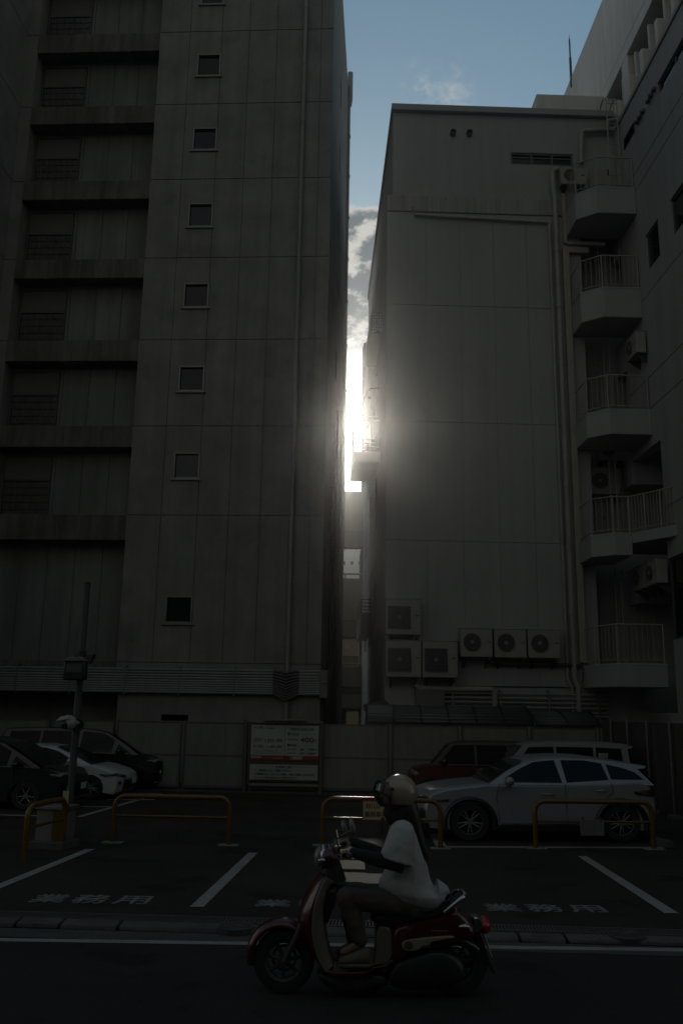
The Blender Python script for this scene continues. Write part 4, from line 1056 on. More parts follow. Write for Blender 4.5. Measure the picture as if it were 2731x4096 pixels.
# notices
a = h3.hit(1450,3215); b = h3.hit(1535,3278)
T = fthing('hanging_notice','yellow laminated notice with a red rim hung on the hoop behind the rider','notice',h3,a[0],-.05,b[1])
w=h3.hit(1535,3278)[0]-a[0]+.09; hgt=a[1]-b[1]+.10
m=MB(); m.box(0,w,-.006,.0,-.03,hgt); m.build('board', M['signr'], T); m=MB(); m.box(.012,w-.012,-.010,-.0065,.0,hgt-.06); pp=m.build('paper', M['paper'], T)
K=MB(); text_into(K,'松山',lambda u,v:(u,-.0125,v),.05,hgt*.52,.1,width=w*.5,bold=.02,squash=.085); text_into(K,'業務車両',lambda u,v:(u,-.0125,v),.03,hgt*.14,.1,width=w*.82,bold=.02,squash=.085); K.build('lettering', M['signt'], pp)
a = h4.hit(2314,3276); b = h4.hit(2412,3342)
T = fthing('blank_plate','faded pale plate hung from the crossbar of the right hand barrier hoop','plate',h4,a[0],-.045,b[1])
m=MB(); m.box(0,b[0]-a[0],-.008,0,0,a[1]-b[1]); m.build('board', M['cab'], T, bevel=.004); m=MB()
for x in (.04,b[0]-a[0]-.06):
    m=MB(); m.box(x,x+.02,-.012,.03,a[1]-b[1]-.04,a[1]-b[1]+.03); m.build('strap', M['yellow'], T)
# ================================================================ CABINET, LAMP POST, CAMERA
qc = lambda x,y: (x*.4464, 2880+y*.4464)
p = ground(*qc(548,1160)); pr = ground(*qc(662,1128)); 
CF = Frame(p.x,p.y,0,math.atan2(pr.y-p.y,pr.x-p.x)); w=(pr-p).length
ht = CF.hit(*qc(566,778))[1]
T = fthing('control_cabinet','grey steel control cabinet with a yellow stripe on a concrete base, by the lamp post','cabinet',CF)
m=MB(); m.box(-.0,w,0,.42,.10,ht-.05); m.build('cabinet_body', M['cab'], T, bevel=.008)
m=MB(); m.box(-.03,w+.03,-.03,.45,ht-.05,ht); m.build('lid', M['galv'], T, bevel=.008)
m=MB(); m.box(-.06,w+.06,-.06,.48,-.02,.10); m.build('plinth', M['kerb'], T, bevel=.01)
m=MB(); m.box(-.006,-.001,.03,.16,.12,ht-.06); m.build('stripe', M['yellow'], T)
m=MB(); m.box(.03,w-.03,-.008,-.001,.14,ht-.09); d=m.build('door', M['cab'], T, bevel=.004); m=MB(); m.box(.06,.085,-.03,-.009,.5,.62); m.build('handle', M['rust'], d)
LY = p.y+.75
pb = at_y(282,3200,LY); LPF = Frame(pb.x,LY,0,0)
T = fthing('lamp_post','tall grey lamp post with a floodlight box halfway up, beside the grey cabinet','lamp post',LPF)
qz = lambda x,y:(200+x*.2977, 2300+y*.2977)
zc = LPF.hit(*qz(445,100))[1]; zb = LPF.hit(*qz(445,134))[1]
m=MB(); m.tube([(0,0,0),(0,0,zb)], .055, 14); m.build('pole', M['post'], T, sharp=40)
m=MB(); m.tube([(0,0,zb),(0,0,zc)], .059, 14); m.build('cap', M['blackp'], T, sharp=40)
x0,z0=LPF.hit(*qz(190,1415),-.12); x1,z1_=LPF.hit(*qz(515,1110),-.12)
m=MB(); m.box(x0,x1,-.22,-.06,z0,z1_-.05); fb=m.build('floodlight_box', M['blackp'], T, bevel=.03)
m=MB(); m.box(x0+.05,x1-.05,-.228,-.221,z0+.12,z1_-.10); m.build('lamp_glass', M['polyc'], fb)
m=MB(); m.prism([(x0,z1_-.06),(x0+.06,z1_),(x1-.06,z1_),(x1,z1_-.06)], lambda u,v,t:(u,t,v), -.24,-.05); m.build('hood', M['galv'], fb, bevel=.006)
A=LPF.hit(*qz(470,1075)); B=LPF.hit(*qz(595,1065)); Cc=LPF.hit(*qz(530,1195))
m=MB(); m.prism([(A[0],A[1]),(B[0],B[1]),(Cc[0],Cc[1])], lambda u,v,t:(u,t,v), -.02,.14); m.tube([(-.09,0,A[1]-.01),(A[0]+.05,0,A[1]-.01)], .02, 6); m.build('side_floodlight', M['rust'], T)
m=MB(); 
for z in (z1_+.05,z1_+.09): m.tube([(0,0,z),(0,0,z+.02)], .078, 14)
m.build('clamp', M['rust'], T, sharp=40)
cx,cz=LPF.hit(*qz(270,1985),-.14); 
T = fthing('security_camera','white hooded dome camera fixed to the lamp post just above the car roofs','camera',LPF,cx,-.14,cz)
m=MB(); m.ell((0,0,.0),(.105,.105,.11)); m.tube([(.05,0,0),(.12,.10,0)], .035, 8); m.build('housing', M['signw'], T, sharp=60)
m=MB(); m.add([(.09*math.cos(a)*q-.10*(q)*(math.cos(a)<0)*-math.cos(a)*0-.02, .115*math.sin(a)*q-.0, .06+.055*math.sqrt(max(0,1-q*q))) for q in (0.001,.3,.6,.85,1.0) for a in [2*PI*k/20 for k in range(20)]],[(i*20+j,i*20+(j+1)%20,(i+1)*20+(j+1)%20,(i+1)*20+j) for i in range(4) for j in range(20)])
m.add([(-.20,-.06,.025),(-.20,.06,.025),(.0,.12,.055),(.0,-.12,.055),(-.13,-.07,.09),(-.13,.07,.09),(.0,.11,.11),(.0,-.11,.11)],[(0,1,2,3),(4,5,6,7),(0,1,5,4),(3,2,6,7),(0,3,7,4),(1,2,6,5)])
m.build('hood', M['signw'], T, sharp=50)
m=MB(); m.ell((-.045,-.03,-.02),(.075,.085,.08)); m.build('lens_dome', M['blackp'], T, sharp=60)
sx_,sz_=LPF.hit(*qz(378,2018),-.05)
T = fthing('siren_speaker','small round black speaker on the right side of the lamp post','speaker',LPF,sx_,-.02,sz_)
m=MB(); m.lathe([(.001,-.02),(.05,-.03),(.085,-.05),(.095,-.05),(.09,.02),(.05,.06),(.001,.06)],(0,-.03,0),'y',20); m.build('horn', M['blackp'], T, sharp=40)
x_,z_=LPF.hit(*qc(592,690),-.07)
T = fthing('pole_label','small yellowish label plate strapped low on the lamp post','label',LPF,x_,-.07,z_)
m=MB(); m.box(-.045,.045,-.004,0,-.09,.09); m.build('plate', M['paper'], T)
# concrete block with a coiled hose at the far right
p=ground(2645,3385); T=thing('wheel_stop','low pale concrete wheel stop on the ground behind the pale grey car','wheel stop',(p.x,p.y,0),R_(-80))
m=MB(); m.prism([(-.08,0),(.08,0),(.055,.11),(-.055,.11)], lambda u,v,t:(t,u,v), -.25,.25); m.build('block', M['kerb'], T, bevel=.012)
# ================================================================ CARS
def arc(xa, ra, zb, n=12):
    """points of a wheel arch from rear side to front side going +x -> -x is handled by caller; returns left->right"""
    h = math.sqrt(max(0,ra*ra-(zb-WR_[0])**2)); a0 = math.atan2(zb-WR_[0], -h); a1 = math.atan2(zb-WR_[0], h)
    if a0 < 0: a0 += 2*PI
    return [(xa+ra*math.cos(a0+(a1-a0)*k/n), WR_[0]+ra*math.sin(a0+(a1-a0)*k/n)) for k in range(n+1)]
WR_ = [.33]
def make_car(name, label, sp, loc, yaw, S=.92, group='cars parked in the lot'):
    T = thing(name, label, 'car', loc, yaw, group)
    W = sp['W']/2; wr = sp['wr']; WR_[0] = wr
    xf, xr = sp['xf'], sp['xr']; zb = sp.get('zb',.22)
    Lh = sp['L']/2
    top = sp['body']                           # front bottom -> over the bonnet -> belt -> rear bottom
    ra = wr+.07
    bot = list(reversed(arc(xr, ra, zb)))+list(reversed(arc(xf, ra, zb)))
    poly = [(x,z) for x,z in top]+[(x,z) for x,z in bot]
    ZS=sp.get('ZS',.895)
    def P(x,y,z): return (x*S,y*S,z*S*ZS)
    def PW(x,y,z): return (x*S,y*S,z*S*.93)
    fs = [-1,-.985,-.94,-.85,-.6,-.3,0,.3,.6,.85,.94,.985,1]
    rings=[]
    for f in fs:
        a=abs(f); r=[]
        for x,z in poly:
            e = (abs(x)/Lh)**4
            xx = x*(1-.085*e*a**3) ; 
            k = max(0,(a-.85)/.15)
            zz = z - .05*k*k*(1 if z>.7 else 0) 
            xx = xx*(1-.006*k*k)
            yy = f*W*(1-.06*max(0,(z-.6))/.5*(1 if z<1.2 else 1)) * (1-.05*e)
            r.append(P(xx,yy,zz))
        rings.append(r)
    m=MB(); m.loft(rings); body=m.build('body', sp['paint'], T, sharp=38)
    # inner dark underbody with arches
    m=MB(); m.box(-Lh*.90*S,Lh*.90*S,-W*.74*S,W*.74*S,.17*S*ZS,.55*S*ZS); m.build('underbody', M['blackp'], T)
    # cabin
    roof=sp['roof']; zbelt=min(z for _,z in roof); ztop=max(z for _,z in roof)
    wb=sp.get('wb',W-.03); wt=sp.get('wt',W-.22)
    hw=lambda z: wb+(wt-wb)*(z-zbelt)/(ztop-zbelt)
    rings=[]
    for f in [-1,-.97,-.9,-.7,-.35,0,.35,.7,.9,.97,1]:
        a=abs(f); k=max(0,(a-.7)/.3); 
        rings.append([P(x*(1-.02*k*k),f*hw(z),z-.05*k*k*((z-zbelt)/(ztop-zbelt))**3) for x,z in roof])
    m=MB(); m.loft(rings); m.build('cabin', sp.get('rpaint',sp['paint']), T, sharp=38)
    for wi in sp['win']:
        for sgn in (-1,1):
            m=MB(); m.prism(wi, lambda u,v,t: P(u, sgn*(hw(v)+t), v), -.02, .006); m.build('side_window', M['cglass'], T)
    for nm,(xa,za),(xb,zb_) in sp['glass']:
        d=Vector((xb-xa,0,zb_-za)).normalized(); nrm=Vector((-d.z,0,d.x)); 
        if nrm.z<0: nrm=-nrm
        m=MB(); vs=[]; 
        for t in (.0,.02,.3,.7,1):
            x=xa+(xb-xa)*t; z=za+(zb_-za)*t
            for f in (-.9,-.6,0,.6,.9): vs.append(P(x+nrm.x*.012,f*hw(z),z+nrm.z*.012-.02*f*f*0))
        m.add(vs,[(i*5+j,i*5+j+1,(i+1)*5+j+1,(i+1)*5+j) for i in range(4) for j in range(4)]); m.build(nm, M['cglass'], T, sharp=60)
    # wheels
    for x in (xf,xr):
        for sgn in (-1,1):
            y=sgn*(W-.11); g=sgn
            m=MB(); m.lathe([(wr*.66,g*.10),(wr*.92,g*.105),(wr*.99,g*.07),(wr,0),(wr*.99,-g*.08),(wr*.6,-g*.1)],(x,y,wr),'y',32,False)
            m.v=[PW(*v) for v in m.v]; ty=m.build('wheel', M['tyre'], T, sharp=40)
            m=MB(); n=sp.get('spokes',10)
            m.lathe([(wr*.67,g*.085),(wr*.63,g*.095),(wr*.60,g*.06)],(x,y,wr),'y',32,False)
            for k in range(n):
                a=2*PI*k/n + (.12 if k%2 else -.12)
                c,s_=math.cos(a),math.sin(a); q=.010
                m.tube([(x+c*wr*.12,y+g*.075,wr+s_*wr*.12),(x+c*wr*.62,y+g*.088,wr+s_*wr*.62)],[.015,.010],6)
            m.lathe([(.001,g*.085),(wr*.13,g*.085),(wr*.17,g*.06)],(x,y,wr),'y',16)
            m.v=[PW(*v) for v in m.v]; m.build('rim', M['alloy'], ty, sharp=40)
            m=MB(); m.lathe([(.001,g*.02),(wr*.66,g*.02)],(x,y,wr),'y',24); m.v=[PW(*v) for v in m.v]; m.build('brake_disc', M['blackp'], ty)
    # lamps and trim that follow the curved nose, tail and flanks
    def deform(x,f,z,push=0.0):
        a=abs(f); e=(abs(x)/Lh)**4; k=max(0,(a-.85)/.15)
        return P(x*(1-.085*e*a**3)*(1-.006*k*k)+math.copysign(push,x)*(1-.6*a**6), f*W*(1-.06*max(0,(z-.6))/.5)*(1-.05*e)+math.copysign(push,f)*a**3, z-.05*k*k*(1 if z>.7 else 0))
    def end_x(z,front):
        pts=[p for p in top if (p[0]<-.45*Lh if front else p[0]>.45*Lh)]
        best=None
        for (xa,za),(xb,zb_) in zip(pts,pts[1:]):
            if min(za,zb_)-1e-6<=z<=max(za,zb_)+1e-6 and abs(zb_-za)>1e-6:
                x=xa+(xb-xa)*(z-za)/(zb_-za)
                if best is None or abs(x)>abs(best): best=x
        return best if best is not None else (pts[0][0])
    for nm,front,f0,f1,z0a,z1a,z0b,z1b,xs,mt in sp.get('nose',[]):
        for sgn in ((-1,1) if f0>0 else (1,)):
            cols=[]; n=8
            for q in range(n+1):
                f=f0+(f1-f0)*q/n; za=z0a+(z0b-z0a)*q/n; zc=z1a+(z1b-z1a)*q/n
                cols.append([deform(end_x(z,front),sgn*f,z,.012) for z in (za,(za*2+zc)/3,(za+2*zc)/3,zc)])
            if xs:
                for q in (1,2,3):
                    zm=[(z0b,z1b)[0]+((z0b+z1b)/2+.02-z0b)*.6*q/3, z1b+(((z0b+z1b)/2+.03)-z1b)*.6*q/3]
                    row=[]
                    for w_ in (0,1/3,2/3,1):
                        z=zm[0]+(zm[1]-zm[0])*w_; x=end_x(z,front); row.append(deform(x-math.copysign(xs*q/3,x),sgn*1.0,z,.012))
                    cols.append(row)
            m=MB(); m.add([v for c in cols for v in c],[(i*4+j,i*4+j+1,(i+1)*4+j+1,(i+1)*4+j) for i in range(len(cols)-1) for j in range(3)])
            o=m.build(nm, mt, T, sharp=60); s=o.modifiers.new('s','SOLIDIFY'); s.thickness=.02; s.offset=-1
    def patch(nm,pts,mt,y_in,out=.012,both=True):
        for sgn in ((-1,1) if both else (-1,)):
            m=MB(); m.add([P(x,sgn*y,z) for x,y,z in pts],[tuple(range(len(pts)))]); o=m.build(nm, mt, T); s=o.modifiers.new('s','SOLIDIFY'); s.thickness=.02*S; s.offset=0
    for nm,pts,mt in sp['patch']: patch(nm,pts,mt,0)
    for nm,x0,x1,y0,y1,z0,z1,mt in sp['box']:
        m=MB(); m.box(x0*S,x1*S,y0*S,y1*S,z0*S*ZS,z1*S*ZS); m.build(nm, mt, T, bevel=.012)
    # mirrors
    mx,mz=sp['mirror']
    for sgn in (-1,1):
        m=MB(); m.ell((mx*S,sgn*(W+.09)*S,mz*S*ZS),(.085*S,.11*S,.075*S)); m.box((mx-.03)*S,(mx+.05)*S,min(sgn*(W-.06),sgn*(W+.05))*S,max(sgn*(W-.06),sgn*(W+.05))*S,(mz-.1)*S*ZS,(mz-.05)*S*ZS); m.build('mirror', sp['paint'], T, sharp=60)
    for x,z in sp.get('handle',[]):
        for sgn in (-1,1):
            m=MB(); m.tube([P(x-.1,sgn*(W-.03),z),P(x-.08,sgn*(W+.01),z),P(x+.08,sgn*(W+.01),z),P(x+.1,sgn*(W-.03),z)],.012*S,8); m.build('door_handle', sp['paint'], T, sharp=60)
    for seg in sp.get('seam',[]):
        for sgn in (-1,1):
            m=MB(); m.tube([P(x,sgn*(W*(1-.06*max(0,(z-.6))/.5)+.002),z) for x,z in seg],.006*S,4); m.build('door_seam', M['joint'], T)
    if sp.get('arch'):
        for x in (xf,xr):
            for sgn in (-1,1):
                WR_[0]=wr; pts=arc(x,ra+.02,zb,16); m=MB(); m.tube([P(a,sgn*(W+.0),b) for a,b in pts],.045*S,6); m.build('arch_trim', M['blackp'], T, sharp=60)
    return T
W=.86
SUV=dict(L=4.27,W=1.76,wr=.335,xf=-1.235,xr=1.335,paint=M['csilver'],spokes=10,arch=True,
  body=[(-2.02,.24),(-2.10,.40),(-2.13,.60),(-2.09,.74),(-1.98,.86),(-1.65,.945),(-1.25,1.00),(-.95,1.035),(-.4,1.035),(.4,1.04),(1.2,1.07),(1.75,1.10),(1.98,1.06),(2.08,.92),(2.12,.70),(2.09,.45),(2.02,.24)],
  roof=[(-.92,1.01),(-.56,1.26),(-.22,1.455),(.1,1.525),(.5,1.55),(.95,1.535),(1.4,1.475),(1.72,1.415),(1.92,1.385),(1.90,1.35),(1.76,1.33),(2.0,1.03)],wb=.80,wt=.60,
  win=[[(-.62,1.06),(-.60,1.14),(-.30,1.32),(-.08,1.425),(.28,1.465),(.37,1.06)],[(.45,1.065),(.40,1.465),(.8,1.465),(1.1,1.415),(1.18,1.12)],[(1.23,1.13),(1.18,1.40),(1.45,1.34),(1.66,1.26),(1.80,1.13)]],
  glass=[('windscreen',(-.88,1.045),(-.25,1.44)),('rear_window',(1.78,1.335),(1.985,1.06))],
  nose=[('headlight',1,.58,1.0,.715,.785,.735,.80,.42,M['lensd']),('tail_light',0,.62,1.0,.86,.99,.87,1.0,.40,M['lensrd']),('fog_light',1,.78,.93,.40,.56,.42,.58,0,M['lensd']),('grille',1,-.56,.56,.46,.70,.46,.70,0,M['blackp']),('bumper_lip',1,-.95,.95,.25,.33,.25,.33,0,M['blackp'])],
  patch=[('sill_strip',[(-.72,.885,.335),(.75,.885,.345),(.75,.885,.315),(-.72,.885,.305)],M['chrome']),('sill_cladding',[(-.80,.882,.30),(.92,.882,.30),(.92,.875,.20),(-.80,.875,.20)],M['blackp'])],
  box=[('number_plate',-2.165,-2.15,-.17,.17,.42,.58,M['plate']),('shark_fin',1.30,1.47,-.02,.02,1.47,1.575,M['csilver'])],
  mirror=(-.58,1.09),handle=[(.10,.86),(1.02,.93)],seam=[[(-.72,1.03),(-.78,.8),(-.74,.35)],[(.40,1.04),(.41,.35)],[(1.20,1.07),(1.22,.9),(1.0,.72)]])
HATCH=dict(ZS=.86,L=4.0,W=1.70,wr=.30,xf=-1.20,xr=1.35,paint=M['cwhite'],spokes=10,zb=.20,
  body=[(-1.88,.16),(-1.98,.30),(-2.00,.52),(-1.96,.66),(-1.80,.76),(-1.45,.88),(-1.10,.95),(-.4,.97),(.6,.99),(1.5,1.03),(1.85,.98),(1.96,.75),(1.96,.45),(1.90,.18)],
  roof=[(-1.20,.91),(-.55,1.25),(-.15,1.42),(.3,1.46),(.9,1.44),(1.5,1.37),(1.75,1.30),(1.90,.98)],wb=.79,wt=.58,
  win=[[(-.80,.99),(-.30,1.28),(.02,1.37),(.28,1.39),(.32,.99)],[(.38,.99),(.36,1.39),(.9,1.37),(1.2,1.32),(1.3,1.05)]],
  glass=[('windscreen',(-1.16,.955),(-.22,1.405)),('rear_window',(1.74,1.28),(1.88,1.0))],
  nose=[('headlight',1,.60,1.0,.57,.66,.66,.745,.42,M['lensd']),('headlight_reflector',1,.78,.92,.63,.69,.65,.71,0,M['lens']),('fog_light',1,.84,.94,.42,.50,.42,.50,0,M['lensd']),('grille',1,-.72,.72,.25,.54,.25,.54,0,M['blackp']),('bumper_lip',1,-.93,.93,.17,.21,.17,.21,0,M['chrome'])],
  patch=[],
  box=[('number_plate',-2.035,-2.015,-.17,.17,.40,.56,M['plate'])],
  mirror=(-.70,1.03),handle=[(.12,.82),(1.0,.84)],seam=[[(-.85,.97),(-.85,.3)],[(.35,.98),(.35,.3)]])
VAN=dict(L=4.7,W=1.73,wr=.32,xf=-1.38,xr=1.47,paint=M['cblack'],spokes=6,
  body=[(-2.22,.20),(-2.31,.32),(-2.34,.60),(-2.33,.85),(-2.24,.98),(-1.95,1.06),(-1.62,1.12),(-.5,1.08),(1.2,1.08),(2.25,1.10),(2.33,.85),(2.33,.5),(2.28,.22)],
  roof=[(-1.70,1.06),(-1.25,1.38),(-.78,1.70),(-.35,1.81),(.3,1.85),(1.2,1.85),(1.9,1.82),(2.15,1.76),(2.29,1.08)],wb=.84,wt=.68,
  win=[[(-1.42,1.11),(-1.08,1.36),(-.98,1.11)],[(-.90,1.11),(-.95,1.48),(-.62,1.68),(-.05,1.72),(.0,1.11)],[(.07,1.11),(.04,1.72),(1.05,1.73),(1.08,1.12)],[(1.15,1.12),(1.12,1.72),(1.95,1.70),(2.05,1.14)]],
  glass=[('windscreen',(-1.66,1.10),(-.84,1.67)),('rear_window',(2.14,1.70),(2.27,1.2))],
  nose=[('headlight',1,.55,1.0,.88,.96,.90,.97,.30,M['lens']),('chrome_corner',1,.76,.82,.32,.62,.32,.62,0,M['chrome']),('grille',1,-.74,.74,.34,.84,.34,.84,0,M['blackp']),('bumper_lip',1,-.93,.93,.225,.275,.225,.275,0,M['chrome'])],
  patch=[('beltline_trim',[(-1.45,.848,1.085),(2.2,.848,1.095),(2.2,.848,1.075),(-1.45,.848,1.065)],M['chrome'])],
  box=[('number_plate',-2.375,-2.36,-.17,.17,.50,.66,M['plate'])],
  mirror=(-1.15,1.16),handle=[(-.15,.92),(.25,.92)],seam=[[(-1.05,1.08),(-1.05,.35)],[(.03,1.08),(.03,.3)],[(1.12,1.08),(1.15,.7)]])
KEI=dict(ZS=.83,L=3.40,W=1.48,wr=.28,xf=-1.20,xr=1.25,paint=M['cwhite'],spokes=8,
  body=[(-1.60,.20),(-1.66,.35),(-1.68,.62),(-1.66,.86),(-1.58,.94),(-1.30,1.00),(-1.05,1.04),(0,1.02),(1.4,1.03),(1.64,1.02),(1.68,.7),(1.66,.22)],
  roof=[(-1.15,1.00),(-.86,1.42),(-.66,1.66),(-.38,1.73),(.3,1.76),(1.1,1.75),(1.5,1.72),(1.72,1.67),(1.60,1.62),(1.64,1.02)],wb=.71,wt=.60,
  win=[[(-.93,1.05),(-.66,1.42),(-.55,1.60),(-.02,1.62),(.0,1.05)],[(.06,1.05),(.04,1.62),(.82,1.62),(.84,1.06)],[(.90,1.06),(.88,1.62),(1.42,1.60),(1.46,1.08)]],
  glass=[('windscreen',(-1.11,1.06),(-.70,1.63)),('rear_window',(1.615,1.60),(1.645,1.1))],
  nose=[('headlight',1,.62,1.0,.72,.86,.72,.86,.16,M['lens']),('grille',1,-.56,.56,.50,.80,.50,.80,0,M['blackp'])],
  patch=[],
  box=[('number_plate',-1.705,-1.69,-.17,.17,.36,.52,M['plate'])],
  mirror=(-.78,1.12),handle=[(-.12,.90),(.2,.90)],seam=[[(-.85,1.03),(-.85,.3)],[(.03,1.03),(.03,.3)]])
COUPE=dict(ZS=.80,L=4.3,W=1.76,wr=.32,xf=-1.28,xr=1.35,paint=M['cblue'],spokes=10,
  body=[(-2.02,.20),(-2.10,.36),(-2.12,.55),(-2.06,.68),(-1.90,.78),(-1.45,.90),(-1.05,.965),(-.4,.97),(.8,1.0),(1.7,1.05),(2.05,.95),(2.12,.6),(2.05,.22)],
  roof=[(-1.12,.92),(-.55,1.22),(-.05,1.42),(.4,1.47),(1.0,1.44),(1.5,1.34),(2.0,1.02)],wb=.80,wt=.58,
  win=[[(-.72,1.0),(-.25,1.26),(.02,1.36),(.32,1.39),(.36,1.0)],[(.42,1.0),(.40,1.39),(.95,1.37),(1.35,1.25),(1.45,1.05)]],
  glass=[('windscreen',(-1.07,.965),(-.12,1.395)),('rear_window',(1.52,1.32),(1.95,1.05))],
  nose=[('headlight',1,.58,1.0,.60,.67,.62,.70,.40,M['lens']),('grille',1,-.52,.52,.38,.58,.38,.58,0,M['blackp'])],
  patch=[],
  box=[('number_plate',-2.15,-2.13,-.17,.17,.40,.55,M['plate'])],
  mirror=(-.62,1.05),handle=[(.10,.80)],seam=[[(-.8,.97),(-.8,.3)],[(.40,.98),(.40,.3)]])
def park(sp, label, name, front_px, d, S, face, yawoff=0):
    """front bumper tip at horizontal pixel front_px (at 0.6 m up), nearest side at depth d"""
    yaw = R_(-3.0)+yawoff
    u = Vector((math.cos(yaw), math.sin(yaw), 0)); n = Vector((-math.sin(yaw), math.cos(yaw), 0))
    P0 = at_y(front_px, 3200, d)
    c = Vector((P0.x,d,0)) + (u*(sp['L']/2*S) if face<0 else -u*(sp['L']/2*S)) + n*(sp['W']/2*S)
    return make_car(name, label, sp, (c.x,c.y,0), yaw + (0 if face<0 else PI), S)
# pale grey crossover: set from its wheel contacts
a = ground(1878,3367); b = ground(2486,3371); yaw=math.atan2(b.y-a.y,b.x-a.x); S=(b-a).length/(SUV['xr']-SUV['xf'])
u=Vector((math.cos(yaw),math.sin(yaw),0)); n=Vector((-u.y,u.x,0)); c=a-u*SUV['xf']*S+n*(SUV['W']/2-.05)*S
make_car('crossover_car','pale silver grey crossover parked directly behind the yellow hoop barriers',SUV,(c.x,c.y,0),yaw,S)
print('SUV scale',S,'yaw',math.degrees(yaw),'d',a.y)
park(COUPE,'dark blue car parked directly beyond the silver grey crossover, only its bonnet and roof showing','dark_blue_car',1650,17.4,.95,-1)
k=dict(KEI); k['paint']=M['keiw']
park(k,'tall boxy white kei car whose pale roof shows above the silver crossover','kei_car',1905,19.6,.98,-1)
k=dict(KEI); k['paint']=M['cred']; k['rpaint']=M['cblack']
park(k,'dark red boxy kei car with black roof, nosing out beside the beige fence','kei_car',1632,22.0,.93,-1)
k=dict(VAN); k['ZS']=.83
park(k,'black minivan nearest the grey cabinet, its rear cut off, windows showing the white hatchback','minivan',276,18.2,.90,1)
park(HATCH,'white hatchback parked between two black minivans','hatchback_car',490,20.5,.92,1)
park(VAN,'black minivan parked closest to the beige fence, beyond the white hatchback','minivan',646,22.7,.91,1)
# ================================================================ SCOOTER
DS = 7.14
s0 = at_y(1480, 3950, DS)
SC = Frame(s0.x, DS, ZR, 0)
zp = lambda x,y: (1250+x*.3827, 3080+y*.3827)
w2 = lambda x,y: (1000+x*.3508, 3350+y*.3508)
w3 = lambda x,y: (1450+x*.3508, 3500+y*.3508)
H2 = lambda p,dep=0: SC.hit(*p,dep)
def puff(mb, poly, w, y0=0, prof=((-1,.80),(-.88,.93),(-.55,.99),(0,1),(.55,.99),(.88,.93),(1,.80))):
    cx=sum(p[0] for p in poly)/len(poly); cz=sum(p[1] for p in poly)/len(poly)
    mb.loft([[(cx+(x-cx)*s, y0+w*f, cz+(z-cz)*s) for x,z in poly] for f,s in prof])
def smooth_poly(pts, n=2):
    for _ in range(n):
        o=[]
        for i in range(len(pts)):
            a=pts[i]; b=pts[(i+1)%len(pts)]
            o += [(a[0]*.75+b[0]*.25,a[1]*.75+b[1]*.25),(a[0]*.25+b[0]*.75,a[1]*.25+b[1]*.75)]
        pts=o
    return pts
def smooth_line(pts, n=2):
    for _ in range(n):
        o=[pts[0]]
        for a,b in zip(pts,pts[1:]):
            o += [tuple(a[i]*.75+b[i]*.25 for i in range(len(a))),tuple(a[i]*.25+b[i]*.75 for i in range(len(a)))]
        o.append(pts[-1]); pts=o
    return pts
